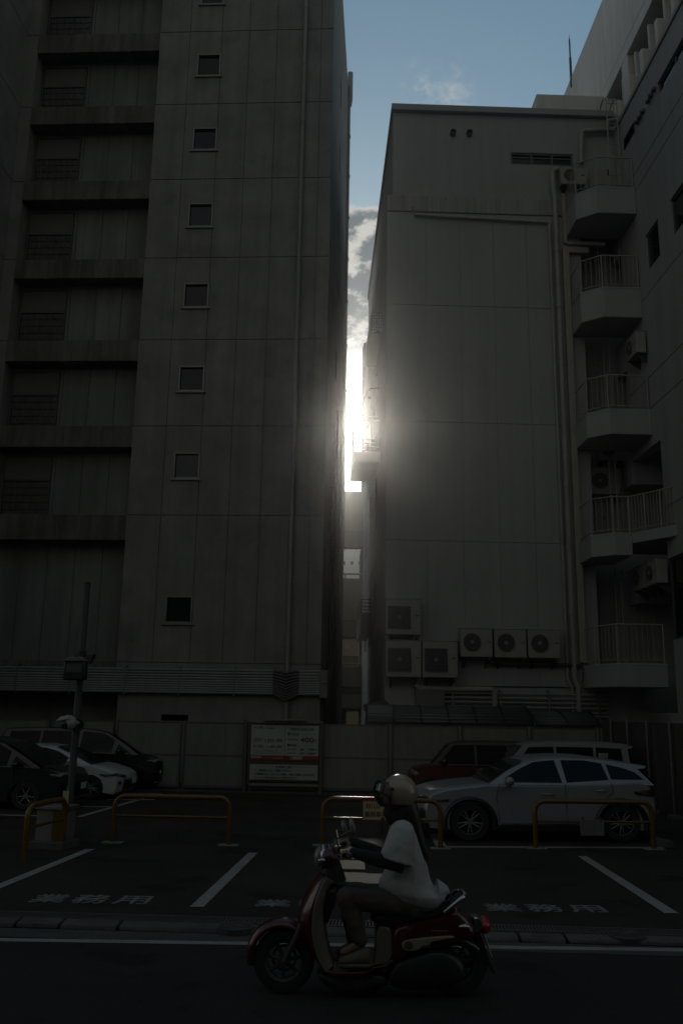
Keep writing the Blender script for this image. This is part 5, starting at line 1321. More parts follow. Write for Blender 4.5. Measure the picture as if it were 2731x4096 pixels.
def build_scooter():
    T = thing('motor_scooter','dark red retro motor scooter with cream trim, ridden along the road','scooter', SC.o, 0)
    P2=lambda l,dep=0:[H2(w2(*p),dep) for p in l]; P3=lambda l,dep=0:[H2(w3(*p),dep) for p in l]
    def wheel(c, r):
        x,z=c; z=r
        m=MB(); m.lathe([(r*.60,-.045),(r*.80,-.055),(r*.95,-.045),(r,-.015),(r,.015),(r*.95,.045),(r*.80,.055),(r*.60,.045)],(x,0,z),'y',40,False); wh=m.build('wheel', M['tyre'], T, sharp=40)
        m=MB(); m.lathe([(r*.62,-.05),(r*.55,-.04),(r*.55,.04),(r*.62,.05)],(x,0,z),'y',40,False); m.lathe([(.001,-.06),(.035,-.058),(.045,-.03),(.045,.03),(.035,.058),(.001,.06)],(x,0,z),'y',16)
        for k in range(7):
            a=2*PI*k/7+.2; m.tube([(x+math.cos(a)*.03,0,z+math.sin(a)*.03),(x+math.cos(a)*r*.57,0,z+math.sin(a)*r*.57)],[.016,.012],6,True,(1.4,1))
        m.build('rim', M['rust'], wh, sharp=40)
        m=MB(); m.lathe([(.075,.058),(.095,.058),(.095,.062),(.075,.062),(.075,.058)],(x,0,z),'y',24,False); m.build('brake_disc', M['galv'], wh)
    fw=H2(w2(385,1465)); rw=H2(w3(1065,1075))
    r=.222
    wheel(fw,r); wheel(rw,r)
    # front fender
    m=MB(); pts=[]
    a0,a1=R_(188),R_(35); rings=[]
    for k in range(15):
        a=a0+(a1-a0)*k/14; R=r+.045+.035*math.sin(PI*min(1,k/12)); cx=fw[0]; cz=r
        w=.085*math.sin(PI*(.12+.76*k/14))**.5
        ring=[]
        for j in range(9):
            t=-PI/2+PI*j/8; ring.append((cx+math.cos(a)*(R-.05*(1-math.cos(t))*1.2),w*math.sin(t),cz+math.sin(a)*(R-.05*(1-math.cos(t))*1.2)))
        rings.append(ring)
    vs=[v for q in rings for v in q]; m.add(vs,[(i*9+j,i*9+j+1,(i+1)*9+j+1,(i+1)*9+j) for i in range(14) for j in range(8)])
    o=m.build('front_fender', M['sred'], T, sharp=60); s=o.modifiers.new('s','SOLIDIFY'); s.thickness=.008
    m=MB(); pt=H2(w2(720,700)); 
    for y in (-.075,.075): m.tube([(fw[0],y,r),(fw[0]+.10,y,.42),(pt[0]-.02,y*.6,pt[1])],[.02,.022,.025],8)
    m.build('front_fork', M['rust'], T, sharp=50)
    # leg shield (red apron) + cream rim + black inner box
    fr_=smooth_line(P2([(800,385),(720,470),(635,620),(570,770),(530,920),(560,1060),(650,1220),(740,1370),(820,1475)]),2)
    bk_=smooth_line(P2([(860,420),(800,520),(745,660),(715,820),(705,960),(715,1110),(745,1240),(800,1370),(860,1460)]),2)
    n=min(len(fr_),len(bk_)); rings=[]
    for k in range(n):
        f=fr_[k]; b=bk_[k]; wv=.20-.07*max(0,1-k/(n*.25))-.03*(k/n)
        rings.append([(f[0]+(b[0]-f[0])*abs(q)**2.2, q*wv, f[1]+(b[1]-f[1])*abs(q)**2.2) for q in [-1,-.9,-.7,-.4,0,.4,.7,.9,1]])
    m=MB(); m.add([v for q in rings for v in q],[(i*9+j,i*9+j+1,(i+1)*9+j+1,(i+1)*9+j) for i in range(n-1) for j in range(8)])
    o=m.build('leg_shield', M['sred'], T, sharp=60); s=o.modifiers.new('s','SOLIDIFY'); s.thickness=.012
    bk2=smooth_line(P2([(965,470),(890,540),(850,680),(835,820),(850,960),(870,1110),(895,1240),(930,1350),(960,1400)]),2)
    m=MB(); poly=bk_+list(reversed(bk2)); rings=[]
    n=min(len(bk_),len(bk2))
    rings=[]
    for k in range(n):
        wv=.198-.07*max(0,1-k/(n*.25))-.03*(k/n); a=bk_[k]; b=bk2[k]
        rings.append([(a[0],-wv,a[1]),(a[0]+.01,-wv-.008,a[1]),(b[0]-.015,-wv+.01,b[1]),(b[0],-wv+.03,b[1]),(b[0],wv-.03,b[1]),(b[0]-.015,wv-.01,b[1]),(a[0]+.01,wv+.008,a[1]),(a[0],wv,a[1])])
    m.loft(rings); m.build('inner_shield', M['creamd'], T, sharp=50)
    m=MB(); puff(m, smooth_poly(P2([(880,540),(1000,520),(1010,640),(960,760),(900,930),(850,960),(770,930),(780,800),(830,640)])), .13); m.build('inner_box', M['blackp'], T, sharp=50)
    # floor
    fl=P2([(800,1400),(870,1462),(960,1480),(1200,1482),(1390,1478)])+P3([(90,1003),(230,975),(330,905)])
    top=[(x,z+.012) for x,z in fl]; bot=[(x,z-.018) for x,z in reversed(fl)]
    m=MB(); m.prism(top+bot, lambda u,v,t:(u,t,v), -.175,.175); m.build('floor_edge', M['sred'], T, bevel=.006)
    m=MB(); t2=[(x,z+.018) for x,z in fl[1:-1]]; m.prism(t2+[(x,z-.002) for x,z in reversed(fl[1:-1])], lambda u,v,t:(u,t,v), -.150,.150); m.build('floor_mat', M['creamd'], T)
    m=MB(); puff(m, smooth_poly(P2([(760,1500),(830,1490),(1200,1500),(1568,1490),(1568,1690),(1200,1700),(950,1695),(850,1640),(780,1560)]),1), .14); m.build('belly_pan', M['blackp'], T, sharp=50)
    # seat front panel, rear body
    m=MB(); m.prism(smooth_poly(P3([(140,540),(310,545),(325,700),(330,905),(200,990),(95,1010),(150,860)]),1), lambda u,v,t:(u,t,v), -.15,.15); m.build('seat_pedestal', M['creamd'], T, bevel=.012)
    poly=smooth_poly(P3([(300,560),(420,500),(640,470),(860,425),(960,395),(1050,330),(1110,370),(1190,460),(1255,560),(1260,650),(1180,690),(1060,712),(900,705),(700,720),(500,745),(430,800),(400,880),(350,935),(312,900)]),2)
    m=MB(); puff(m, poly, .18, 0, ((-1,.82),(-.93,.90),(-.80,.96),(-.5,1),(0,1.01),(.5,1),(.80,.96),(.93,.90),(1,.82))); m.build('rear_body', M['sred'], T, sharp=50)
    tr=smooth_poly(P3([(438,790),(470,745),(600,722),(800,702),(1000,688),(1065,712),(900,735),(760,765),(680,805),(640,850),(540,870),(460,850)],-.18),1)
    m=MB(); m.prism(tr, lambda u,v,t:(u,t,v), .150,.200); m.build('side_trim', M['cream'], T, bevel=.008); m=MB(); m.prism(tr, lambda u,v,t:(u,t,v), -.200,-.150); t_=m.build('side_trim', M['cream'], T, bevel=.008)
    c=H2(w3(525,800),-.2); m=MB(); m.lathe([(.001,-.012),(.026,-.010),(.03,.0)],(c[0],-.2,c[1]),'y',20); m.build('emblem', M['rust'], t_)
    c=H2(w3(870,640),-.19); m=MB()
    for k in range(8): m.box(c[0]-.05+k*.015,c[0]-.041+k*.015,-.184,-.180,c[1]-.004,c[1]+.006)
    m.build('badge', M['cream'], T)
    m=MB(); puff(m, smooth_poly(P3([(330,940),(560,850),(850,780),(1050,860),(1150,1000),(1130,1150),(900,1240),(560,1265),(330,1240),(250,1100)]),1), .12, -.04); m.build('engine_cover', M['blackp'], T, sharp=50)
    m=MB(); a=H2(w3(900,1000),.15); m.tube([(a[0]-.25,.16,a[1]-.06),(a[0],.17,a[1]-.03),(a[0]+.30,.17,a[1]+.04)],[.03,.055,.055],12); m.build('silencer', M['rust'], T, sharp=50)
    m=MB(); a=H2(w3(940,900),-.10); b=H2(w3(1060,1060),-.10); m.tube([(a[0],-.10,a[1]),(b[0],-.11,b[1])],.028,10); m.build('shock_absorber', M['rust'], T, sharp=50)
    # seat
    m=MB(); puff(m, smooth_poly(P3([(80,470),(110,410),(300,390),(560,400),(760,395),(880,350),(985,215),(1015,225),(960,340),(880,425),(700,462),(420,505),(200,530),(110,515)]),1), .14); m.build('seat', M['seat'], T, sharp=50)
    m=MB(); a=H2(w3(900,378)); b=H2(w3(1105,205)); 
    m.tube([(a[0],-.15,a[1]),(b[0]-.01,-.15,b[1]-.01),(b[0]+.03,-.10,b[1]),(b[0]+.03,.10,b[1]),(b[0]-.01,.15,b[1]-.01),(a[0],.15,a[1])],.017,10); m.build('grab_rail', M['chrome'], T, sharp=50)
    # tail lamp, indicators, mudflap
    c=H2(w3(1375,565)); m=MB(); m.ell((c[0],0,c[1]),(.055,.10,.062)); m.build('tail_light', M['lensr'], T, sharp=60)
    m=MB(); puff(m, smooth_poly(P3([(1230,460),(1300,445),(1350,500),(1330,640),(1250,640)]),1), .09); m.build('tail_housing', M['chrome'], T, sharp=50)
    for y in (-.17,.17):
        c=H2(w3(1155,588),y); m=MB(); m.ell((c[0],y,c[1]),(.045,.03,.022)); m.build('indicator', M['chrome'], T, sharp=60)
    m=MB(); q=P3([(1250,660),(1340,660),(1400,850),(1500,1090),(1470,1105),(1390,1000),(1330,840)]); m.prism(q, lambda u,v,t:(u,t,v), -.06,.06); m.build('mudflap', M['blackp'], T, bevel=.006)
    a=H2(w3(1420,760)); m=MB(); m.add([(a[0]-.03,-.10,a[1]+.06),(a[0]-.03,.10,a[1]+.06),(a[0]+.02,.10,a[1]-.08),(a[0]+.02,-.10,a[1]-.08)],[(0,1,2,3)]); o=m.build('number_plate', M['plate'], T); s=o.modifiers.new('s','SOLIDIFY'); s.thickness=.004
    m=MB(); pts=P3([(1060,712),(1160,725),(1240,770),(1300,815)]); m.tube([(x,-.10,z) for x,z in pts],.012,8); m.build('fender_stay', M['galv'], T, sharp=50)
    # headset
    c=H2(w2(895,225)); m=MB(); m.ell((c[0],0,c[1]),(.085,.115,.088)); m.build('headset', M['sred'], T, sharp=60)
    c=H2(w2(775,220)); m=MB(); m.ell((c[0]+.012,0,c[1]),(.046,.078,.076)); hl=m.build('headlight', M['lens'], T, sharp=60)
    m=MB(); m.lathe([(.078,.02),(.092,.03),(.092,.05),(.08,.06)],(c[0],0,c[1]),'x',24,False); m.build('headlight_ring', M['chrome'], hl, sharp=50)
    m=MB(); c=H2(w2(905,345)); m.tube([H(c_,y_) for c_,y_ in ()] or [(c[0]-.0,0,c[1]+.06),(c[0]+.03,0,c[1]-.10)],[.07,.10],12); m.build('steering_column', M['blackp'], T, sharp=50)
    for y in (-.105,.105):
        c=H2(w2(820,262),y); m=MB(); m.ell((c[0],y,c[1]),(.03,.022,.018)); m.build('indicator', M['chrome'], T, sharp=60)
    g=H2(w2(1090,195),-.30); m=MB(); a=H2(w2(930,200))
    for s_ in (-1,1):
        m.tube([(a[0],s_*.06,a[1]-.01),(a[0]+.04,s_*.18,a[1]+.0),(g[0]-.03,s_*.24,g[1]-.01)],.014,8)
    m.build('handlebar', M['blackp'], T, sharp=50)
    for s_ in (-1,1):
        m=MB(); m.tube([(g[0]-.045,s_*.22,g[1]-.015),(g[0]+.035,s_*.355,g[1]-.005)],.018,10); m.build('grip', M['blackp'], T, sharp=50)
        m=MB(); m.tube([(g[0]-.03,s_*.20,g[1]-.01),(g[0]-.075,s_*.25,g[1]-.02),(g[0]-.045,s_*.34,g[1]-.03)],.007,6); m.build('brake_lever', M['chrome'], T, sharp=50)
    for s_,hp,pp in ((-1,zp(415,590),zp(300,770)),(1,zp(330,605),zp(300,740))):
        h_=H2(hp,s_*.30); b_=(g[0]-.045,g[1]); m=MB(); m.tube([(b_[0],s_*.20,b_[1]),(b_[0]-.02,s_*.24,b_[1]+.10),(h_[0]-.01,s_*.30,h_[1]-.03)],.007,6); mr=m.build('mirror', M['chrome'], T, sharp=50)
        m=MB(); m.ell((0,0,0),(.022,.05,.062)); m.v=[tuple(Matrix.Rotation(R_(-14),3,'Y')@Vector(v)+Vector((h_[0],s_*.30,h_[1]))) for v in m.v]; m.build('mirror_head', M['galv'], mr, sharp=60)
    return g
GRIP = build_scooter()
# ================================================================ RIDER
def remesh(o, v, it=4, fac=.5):
    r=o.modifiers.new('remesh','REMESH'); r.mode='VOXEL'; r.voxel_size=v; r.use_smooth_shade=True
    s=o.modifiers.new('smooth','SMOOTH'); s.iterations=it; s.factor=fac
    return o
def caps(m, pts, rs, n=12):
    m.tube(pts, rs, n)
    for p,r in ((pts[0],rs[0]),(pts[-1],rs[-1])): m.ell(p,(r,r,r),12,8)
def build_rider():
    p0 = H2(zp(1010,1330))
    T = thing('person','rider in a cream open face helmet, loose white top and taupe trousers on the scooter','person', SC.W(p0[0],0,p0[1]), 0)
    ox,oz = p0
    def V(p,y=0):
        x,z=H2(p,y); return (x-ox,y,z-oz)
    hd=V(zp(880,245)); nk=V(zp(880,455)); 
    sh=[V(zp(930,615),-.165),V(zp(930,600),.165)]
    el=[V(zp(905,1000),-.24),V(zp(900,960),.24)]
    gp=(GRIP[0]-ox,0,GRIP[1]-oz)
    wr=[(gp[0]+.055,-.285,gp[2]+.012),(gp[0]+.055,.285,gp[2]+.012)]
    hip=[V(zp(1040,1390),-.095),V(zp(1040,1370),.095)]
    kn=[V(zp(345,1330),-.15),V(zp(330,1255),.15)]
    an=[V(w2(1250,1215),-.12),V(w2(1190,1215),.12)]
    m=MB()
    m.ell(hd,(.098,.078,.118),18,14)                      # skull
    m.ell((hd[0]-.045,0,hd[2]-.06),(.060,.058,.062),14,10)  # jaw
    m.ell((hd[0]-.115,0,hd[2]-.03),(.018,.014,.026),10,8)  # nose
    m.ell((hd[0]-.100,0,hd[2]-.072),(.012,.024,.008),10,8); m.ell((hd[0]-.098,0,hd[2]-.086),(.012,.02,.009),10,8)
    for s in (-1,1):
        m.ell((hd[0],s*.078,hd[2]-.03),(.022,.010,.034),10,8)
        m.ell((hd[0]-.095,s*.034,hd[2]+.0),(.012,.018,.010),10,8)
    caps(m,[(hd[0]+.005,0,hd[2]-.09),nk,V(zp(905,520))],[.052,.050,.06])
    for c,rx,ry,rz in ((zp(925,640),.095,.17,.10),(zp(960,800),.11,.155,.14),(zp(985,1020),.10,.14,.15),(zp(1010,1230),.11,.155,.14),(zp(1040,1350),.13,.17,.12)):
        q=V(c); m.ell(q,(rx,ry,rz),18,12)
    for i in (0,1):
        caps(m,[sh[i],el[i]],[.052,.040]); caps(m,[el[i],wr[i]],[.040,.026]); caps(m,[hip[i],kn[i]],[.082,.056]); caps(m,[kn[i],an[i]],[.054,.036])
        caps(m,[an[i],(an[i][0]-.12,an[i][1],an[i][2]-.055)],[.036,.026])
    # hands: palm, four fingers round the grip, thumb under it
    for i,s in ((0,-1),(1,1)):
        px,py,pz=gp[0]-.005,s*.285,gp[2]-.008
        m.ell((px+.030,py,pz+.012),(.036,.042,.020),14,10)
        for k,(dy,l) in enumerate(((-.033,.9),(-.011,1.0),(.011,.96),(.033,.8))):
            y=py+dy
            caps(m,[(px+.012,y,pz+.026),(px-.022,y,pz+.022*l),(px-.030,y,pz-.006),(px-.012,y,pz-.026*l)],[.010,.0095,.009,.008],8)
        caps(m,[(px+.036,py-s*.036,pz-.002),(px+.010,py-s*.052,pz-.018),(px-.016,py-s*.046,pz-.026)],[.011,.010,.008],8)
    remesh(m.build('body', M['skin'], T), .0065, 3)
    # eyes
    m=MB()
    for s in (-1,1): m.ell((hd[0]-.100,s*.034,hd[2]+.0),(.009,.013,.006),10,8)
    m.build('eyes', M['hair'], T)
    # arm covers
    for i in (0,1):
        m=MB(); a=Vector(el[i]); b=Vector(wr[i]); caps(m,[tuple(Vector(sh[i]).lerp(a,.55)),tuple(a),tuple(a.lerp(b,.5)),tuple(b)],[.064,.058,.052,.037]); remesh(m.build('arm_cover', M['blackc'], T),.010,4)
    # trousers
    m=MB()
    for i in (0,1):
        h,k,a=Vector(hip[i]),Vector(kn[i]),Vector(an[i])
        caps(m,[tuple(h),tuple(h.lerp(k,.5)+Vector((0,0,-.005))),tuple(k)],[.105,.088,.070]); caps(m,[tuple(k),tuple(k.lerp(a,.45)+Vector((.010,0,0))),tuple(a+Vector((.0,0,.035)))],[.070,.066,.060])
    for c,rx,ry,rz in ((zp(1040,1380),.15,.18,.12),(zp(1130,1340),.12,.17,.11)): m.ell(V(c),(rx,ry,rz),18,12)
    to_=remesh(m.build('trousers', M['trous'], T), .011, 5)
    t2_=bpy.data.textures.new('trouser_folds','CLOUDS'); t2_.noise_scale=.07; t2_.noise_depth=1
    dm=to_.modifiers.new('folds','DISPLACE'); dm.texture=t2_; dm.strength=.022; dm.mid_level=.5; dm.texture_coords='LOCAL'
    # loose white top
    m=MB(); rings=[]
    prof=[(505,862,955,.055),(525,850,985,.085),(560,835,1020,.145),(620,812,1055,.185),(700,790,1090,.200),(800,778,1125,.205),(900,775,1155,.210),(1000,770,1190,.212),(1090,735,1215,.215),(1150,698,1235,.218),(1200,690,1262,.220),(1250,715,1315,.222),(1285,750,1400,.215),(1330,795,1395,.205),(1390,850,1345,.185),(1440,910,1265,.150),(1468,980,1170,.09)]
    rr=random.Random(5)
    for y,xa,xb,hw in prof:
        a=V(zp(xa,y)); b=V(zp(xb,y)); cx=(a[0]+b[0])/2; rx=(b[0]-a[0])/2; z=(a[2]+b[2])/2; n=28; ring=[]
        for j in range(n):
            t=2*PI*j/n; wv=1+.025*math.sin(5*t+y*.013)*(1 if y>640 else .3)
            ring.append((cx+rx*math.copysign(abs(math.cos(t))**.85,math.cos(t))*wv, hw*math.sin(t)*wv, z))
        rings.append(ring)
    m.loft(rings)
    for i,s in ((0,-1),(1,1)):
        pts=[V(zp(945,600),s*.13),V(zp(930,680),s*.19),V(zp(900,820),s*.225),V(zp(865,960),s*.235)]
        m.tube(pts,[.085,.105,.112,.118],16)
        # cuff pulled forward
        a=V(zp(730,965),s*.225); b=V(zp(900,985),s*.235); m.tube([V(zp(800,930),s*.228),a],[.06,.02],10)
    tl=V(zp(1400,1262)); m.tube([V(zp(1290,1250)),tl,V(zp(1432,1292))],[.08,.035,.012],10,True,(2.2,1))
    so_=remesh(m.build('shirt', M['shirt'], T), .010, 4)
    tx_=bpy.data.textures.new('cloth_folds','CLOUDS'); tx_.noise_scale=.15; tx_.noise_depth=1
    dm=so_.modifiers.new('folds','DISPLACE'); dm.texture=tx_; dm.strength=.022; dm.mid_level=.5; dm.texture_coords='LOCAL'
    # collar / neck cover, hair and pony tail
    m=MB(); c0=V(zp(895,400)); c1=V(zp(880,470)); c2=V(zp(905,520)); m.tube([c0,c1,c2],[.095,.088,.078],16,True,(.9,1.15)); m.ell(V(zp(800,440)),(.05,.06,.035)); remesh(m.build('neck_cover', M['blackc'], T),.010,3)
    m=MB(); caps(m,[V(zp(985,400)),V(zp(1030,520)),V(zp(1075,640)),V(zp(1125,780)),V(zp(1170,890)),V(zp(1195,950))],[.085,.075,.055,.045,.034,.010],14); m.ell(V(zp(960,420)),(.10,.085,.06))
    remesh(m.build('hair', M['hair'], T), .010, 3)
    m=MB(); m.tube([V(zp(735,500),-.07),V(zp(722,560),-.08),V(zp(727,668),-.085)],[.016,.017,.010],6); m.build('chin_strap', M['blackc'], T, sharp=60)
    # shoes
    for i in (0,1):
        if i==0: toe=V(w2(1005,1395),-.13); heel=V(w2(1375,1330),-.12)
        else: toe=V(w2(960,1385),.12); heel=V(w2(1310,1330),.12)
        y=toe[1]; L=heel[0]-toe[0]; z0=V(w2(1200,1475),y)[2]+.018
        m=MB(); rings=[]
        for t,wd,hh in ((0,.014,.03),(.06,.034,.048),(.2,.046,.060),(.42,.046,.078),(.6,.042,.100),(.8,.038,.118),(.94,.034,.112),(1,.016,.09)):
            x=toe[0]+L*t; n=14
            rings.append([(x, y+wd*math.cos(2*PI*j/n), z0+hh/2+hh/2*math.sin(2*PI*j/n)) for j in range(n)])
        m.loft(rings); sh_=m.build('shoe', M['shoe'], T, sharp=60)
        m=MB(); m.prism([(toe[0]+.0,-.018),(toe[0]+.08,-.046),(toe[0]+L*.5,-.040),(heel[0]-.03,-.040),(heel[0]+.004,-.018),(heel[0]+.004,.018),(heel[0]-.03,.040),(toe[0]+L*.5,.040),(toe[0]+.08,.046),(toe[0],.018)], lambda u,v,t:(u,y+v,t), z0-.016, z0+.008); m.build('sole', M['creamd'], sh_, bevel=.006)
    # helmet: open face shell, rim, visor
    R=.132; hc=V(zp(905,232)); m=MB(); n=40; k_=24; vs=[]; fs=[]
    def inside(th,ph): return False
    for i in range(k_+1):
        th=PI*i/k_*.72
        for j in range(n):
            ph=2*PI*j/n
            fwd=-math.cos(ph)*math.sin(th)
            vs.append((hc[0]+R*1.04*math.sin(th)*math.cos(ph), R*.96*math.sin(th)*math.sin(ph), hc[2]+R*math.cos(th)))
    for i in range(k_):
        for j in range(n):
            c=[vs[q] for q in (i*n+j,i*n+(j+1)%n,(i+1)*n+(j+1)%n,(i+1)*n+j)]
            cx=sum(q[0] for q in c)/4-hc[0]; cz=sum(q[2] for q in c)/4-hc[2]
            if cx < -.088 and cz < .075: continue
            fs.append((i*n+j,i*n+(j+1)%n,(i+1)*n+(j+1)%n,(i+1)*n+j))
    # skirt
    m.add(vs,fs); hb=m.build('helmet', M['helmet'], T, sharp=60); s=hb.modifiers.new('s','SOLIDIFY'); s.thickness=.022; s.offset=-1
    m=MB()
    low=[(hc[0]+R*1.04*math.sin(PI*.72)*math.cos(a), R*.96*math.sin(PI*.72)*math.sin(a), hc[2]+R*math.cos(PI*.72)) for a in [R_(-118)+R_(236)*q/30 for q in range(31)]]
    m.tube(low,.011,8); m.build('rim', M['blackp'], hb, sharp=60)
    m=MB()
    for s in (-1,1):
        q=V(zp(832,200),s*.128); m.lathe([(.001,-.008*1),(.011,-.006),(.012,.006),(.001,.008)],(q[0],q[1],q[2]),'y',14)
    m.build('visor_snap', M['blackp'], hb, sharp=50)
    m=MB(); vs=[]; nn=17; kk=9
    for i in range(kk):
        v=i/(kk-1); z=hc[2]+.085-.185*v
        bul=.075+.050*math.sin(PI*min(1,.12+.80*v))
        for j in range(nn):
            a=R_(-90)+R_(180)*j/(nn-1)
            vs.append((hc[0]-.085+.02*v-bul*math.cos(a)**.8*1.0 if abs(a)<R_(89.9) else hc[0]-.085+.02*v, (.118+.012*math.sin(PI*v))*math.sin(a), z))
    m.add(vs,[(i*nn+j,i*nn+j+1,(i+1)*nn+j+1,(i+1)*nn+j) for i in range(kk-1) for j in range(nn-1)])
    vo=m.build('visor', M['visor_t'], hb, sharp=60); s=vo.modifiers.new('s','SOLIDIFY'); s.thickness=.002
    return T
vm = bpy.data.materials.new('smoky_visor'); vm.use_nodes=True; N_=vm.node_tree.nodes; L_=vm.node_tree.links
gl=N_.new('ShaderNodeBsdfGlossy'); gl.inputs['Roughness'].default_value=.08; tr=N_.new('ShaderNodeBsdfTransparent'); tr.inputs[0].default_value=(.80,.82,.84,1); mxs=N_.new('ShaderNodeMixShader'); fr_n=N_.new('ShaderNodeFresnel'); fr_n.inputs[0].default_value=1.5
L_.new(fr_n.outputs[0],mxs.inputs[0]); L_.new(tr.outputs[0],mxs.inputs[1]); L_.new(gl.outputs[0],mxs.inputs[2]); L_.new(mxs.outputs[0],N_['Material Output'].inputs[0])
M['visor_t']=vm
build_rider()
# ================================================================ ACROSS THE STREET (unseen, behind the camera): block added to shade the street
def opposite():
    T = thing('opposite_shade_block','plain dark block across the street, added unseen behind the viewer to shade it','building',(0,-9.5,0))
    OPH = 12.5
    m=MB(); regs=[]
    for f in range(5):
        for k in range(-14,15): regs.append((k*2.6-.9,k*2.6+.9,1.2+f*3.4,3.0+f*3.4,.2))
    m.relief(-40,40,0,OPH,regs,lambda u,v,w:(u,-w,v)); m.box(-40,40,-12,-.5,0,OPH); m.build('wall', M['conc_d'], T)
opposite()
# ================================================================ CAMERA
cam = bpy.data.cameras.new('camera'); co = bpy.data.objects.new('camera', cam); C.objects.link(co)
cam.sensor_fit = 'VERTICAL'; cam.sensor_height = 24.0; cam.lens = 24.0*FOC/4096.0; cam.clip_start=.05; cam.clip_end = 3000
Bk = -_F
co.matrix_world = Matrix(((CR.x,CU.x,Bk.x,0),(CR.y,CU.y,Bk.y,0),(CR.z,CU.z,Bk.z,CAMH),(0,0,0,1)))
bpy.context.scene.camera = co
# ================================================================ LIGHT
SUNP = (1387, 1737)
sd = ray(*SUNP); elev = math.asin(sd.z); azim = math.atan2(sd.x, sd.y)
sun = bpy.data.lights.new('sun','SUN'); sun.energy = 2.0; sun.angle = R_(.53); sun.color = (1,.93,.80)
so = bpy.data.objects.new('sun', sun); C.objects.link(so)
so.rotation_euler = (-sd).to_track_quat('-Z','Y').to_euler()
w = bpy.data.worlds.new('World'); bpy.context.scene.world = w; w.use_nodes = True
nt=w.node_tree; N=nt.nodes; L=nt.links
bg=N['Background']
sky=N.new('ShaderNodeTexSky'); sky.sky_type='NISHITA'; sky.sun_disc=False; sky.sun_elevation=elev; sky.sun_rotation=azim
sky.air_density=1.0; sky.dust_density=SKYDUST; sky.ozone_density=1.2
tc=N.new('ShaderNodeTexCoord')
def vm_(op,a,b=None):
    n=N.new('ShaderNodeVectorMath'); n.operation=op
    for i,q in enumerate((a,b)):
        if q is None: continue
        if hasattr(q,'is_linked') or hasattr(q,'links'): L.new(q,n.inputs[i])
        else: n.inputs[i].default_value=q
    return n
def mt(op,a,b=None,c=None,clamp=False):
    n=N.new('ShaderNodeMath'); n.operation=op; n.use_clamp=clamp
    for i,q in enumerate((a,b,c)):
        if q is None: continue
        if isinstance(q,(int,float)): n.inputs[i].default_value=q
        else: L.new(q,n.inputs[i])
    return n.outputs[0]
def mr_(v,a,b,c,d,sm=True):
    n=N.new('ShaderNodeMapRange'); n.interpolation_type='SMOOTHSTEP' if sm else 'LINEAR'
    L.new(v,n.inputs[0]); 
    for i,q in enumerate((a,b,c,d)): n.inputs[1+i].default_value=q
    return n.outputs[0]
dirv=vm_('NORMALIZE',tc.outputs['Generated']).outputs[0]
sep=N.new('ShaderNodeSeparateXYZ'); L.new(dirv,sep.inputs[0]); X,Y,Z=sep.outputs
dot=vm_('DOT_PRODUCT',dirv,tuple(sd)).outputs['Value']
nz=N.new('ShaderNodeTexNoise'); nz.inputs['Scale'].default_value=7.0; nz.inputs['Detail'].default_value=8; nz.inputs['Roughness'].default_value=.58
mp=N.new('ShaderNodeMapping'); mp.inputs['Location'].default_value=CLOFF; mp.inputs['Scale'].default_value=(1,1,1.5); L.new(dirv,mp.inputs[0]); L.new(mp.outputs[0],nz.inputs['Vector'])
n2=N.new('ShaderNodeTexNoise'); n2.inputs['Scale'].default_value=24.0; n2.inputs['Detail'].default_value=7; n2.inputs['Roughness'].default_value=.62; L.new(mp.outputs[0],n2.inputs['Vector'])
# cloud bank below about 32 degrees, thinning out above
bias=mr_(Z,.48,.575,.22,-.30)
cl=mr_(mt('ADD',nz.outputs['Fac'],bias),.50,.57,0,1)
# one small wisp higher up
wd=vm_('DOT_PRODUCT',dirv,tuple(ray(1750,375))).outputs['Value']
wisp=mt('MULTIPLY',mr_(wd,math.cos(R_(2.6)),math.cos(R_(.3)),0,1),mr_(n2.outputs['Fac'],.42,.72,0,.75))
# unseen pale cloud added behind the viewer to neutralise the blue sky light
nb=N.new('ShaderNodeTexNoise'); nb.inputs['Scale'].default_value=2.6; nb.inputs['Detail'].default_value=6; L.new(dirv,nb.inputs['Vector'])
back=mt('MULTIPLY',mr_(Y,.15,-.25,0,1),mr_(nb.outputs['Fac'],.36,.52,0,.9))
clm=mt('MAXIMUM',cl,wisp)
raw_=mt('ADD',nz.outputs['Fac'],bias)
shade=mt('MAXIMUM',mr_(n2.outputs['Fac'],.44,.58,0,1),mr_(raw_,.54,.64,1,0))
glow=mr_(dot,math.cos(R_(6.2)),math.cos(R_(2.6)),0,1)
ang=mt('ARCCOSINE',mt('MINIMUM',dot,1.0))
val=N.new('ShaderNodeMix'); val.data_type='RGBA'; val.inputs[6].default_value=(*CLD_D,1); val.inputs[7].default_value=(*CLD_L,1); L.new(shade,val.inputs[0])
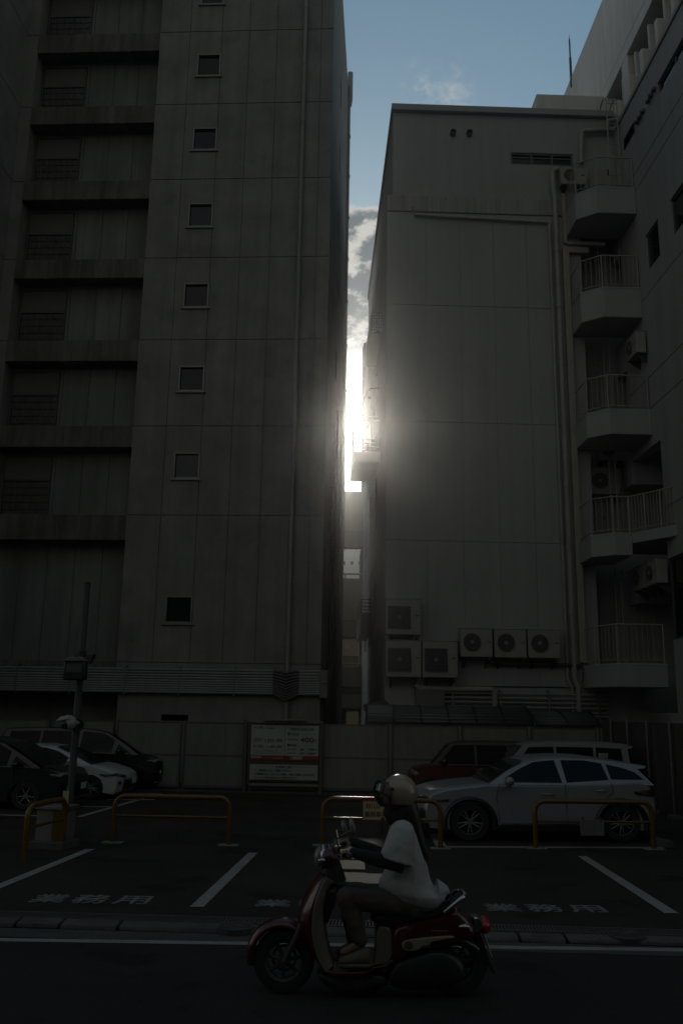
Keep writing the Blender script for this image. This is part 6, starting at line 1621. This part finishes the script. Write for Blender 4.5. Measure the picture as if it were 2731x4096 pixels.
v2=N.new('ShaderNodeMix'); v2.data_type='RGBA'; L.new(glow,v2.inputs[0]); L.new(val.outputs[2],v2.inputs[6]); v2.inputs[7].default_value=(*CLD_S,1)
mx=N.new('ShaderNodeMix'); mx.data_type='RGBA'; L.new(clm,mx.inputs[0]); skt=vm_('MULTIPLY',sky.outputs[0],SKYT); L.new(skt.outputs[0],mx.inputs[6]); L.new(v2.outputs[2],mx.inputs[7])
mxb=N.new('ShaderNodeMix'); mxb.data_type='RGBA'; L.new(back,mxb.inputs[0]); L.new(mx.outputs[2],mxb.inputs[6]); mxb.inputs[7].default_value=(*CLD_FILL,1)
# the bright patch of cloud round the sun
au=mt('MULTIPLY',mt('POWER',mt('MAXIMUM',dot,0.0),2600.0),AUR)
au2=mt('MULTIPLY',mt('POWER',mt('MAXIMUM',dot,0.0),90000.0),AUR2)
aus=mt('ADD',au,au2)
ac=vm_('SCALE',(1.0,.95,.84)); L.new(aus,ac.inputs['Scale'])
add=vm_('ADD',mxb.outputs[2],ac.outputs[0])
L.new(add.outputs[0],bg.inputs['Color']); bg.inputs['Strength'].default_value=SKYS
# ================================================================ AIR
if HAZE:
    m=MB(); m.box(-70,70,-30,80,-1.2,36); hz=m.build('haze', None); hz['kind']='stuff'; hz.display_type='WIRE'
    hm=bpy.data.materials.new('haze_air'); hm.use_nodes=True; hn=hm.node_tree.nodes
    hn.remove(hn['Principled BSDF']); pv=hn.new('ShaderNodeVolumePrincipled'); pv.inputs['Color'].default_value=(.95,.96,.97,1); pv.inputs['Density'].default_value=HAZE; pv.inputs['Anisotropy'].default_value=HANI
    hm.node_tree.links.new(pv.outputs[0],hn['Material Output'].inputs['Volume']); hz.data.materials.append(hm)
sc=bpy.context.scene
sc.view_settings.view_transform='Standard'; sc.view_settings.look='None'; sc.view_settings.gamma=1; sc.view_settings.exposure=EXPO
sc.view_settings.use_curve_mapping=False
sc.cycles.use_denoising=True
sc.cycles.max_bounces=6; sc.cycles.volume_bounces=0; sc.cycles.transparent_max_bounces=8
sc.cycles.sample_clamp_indirect=4
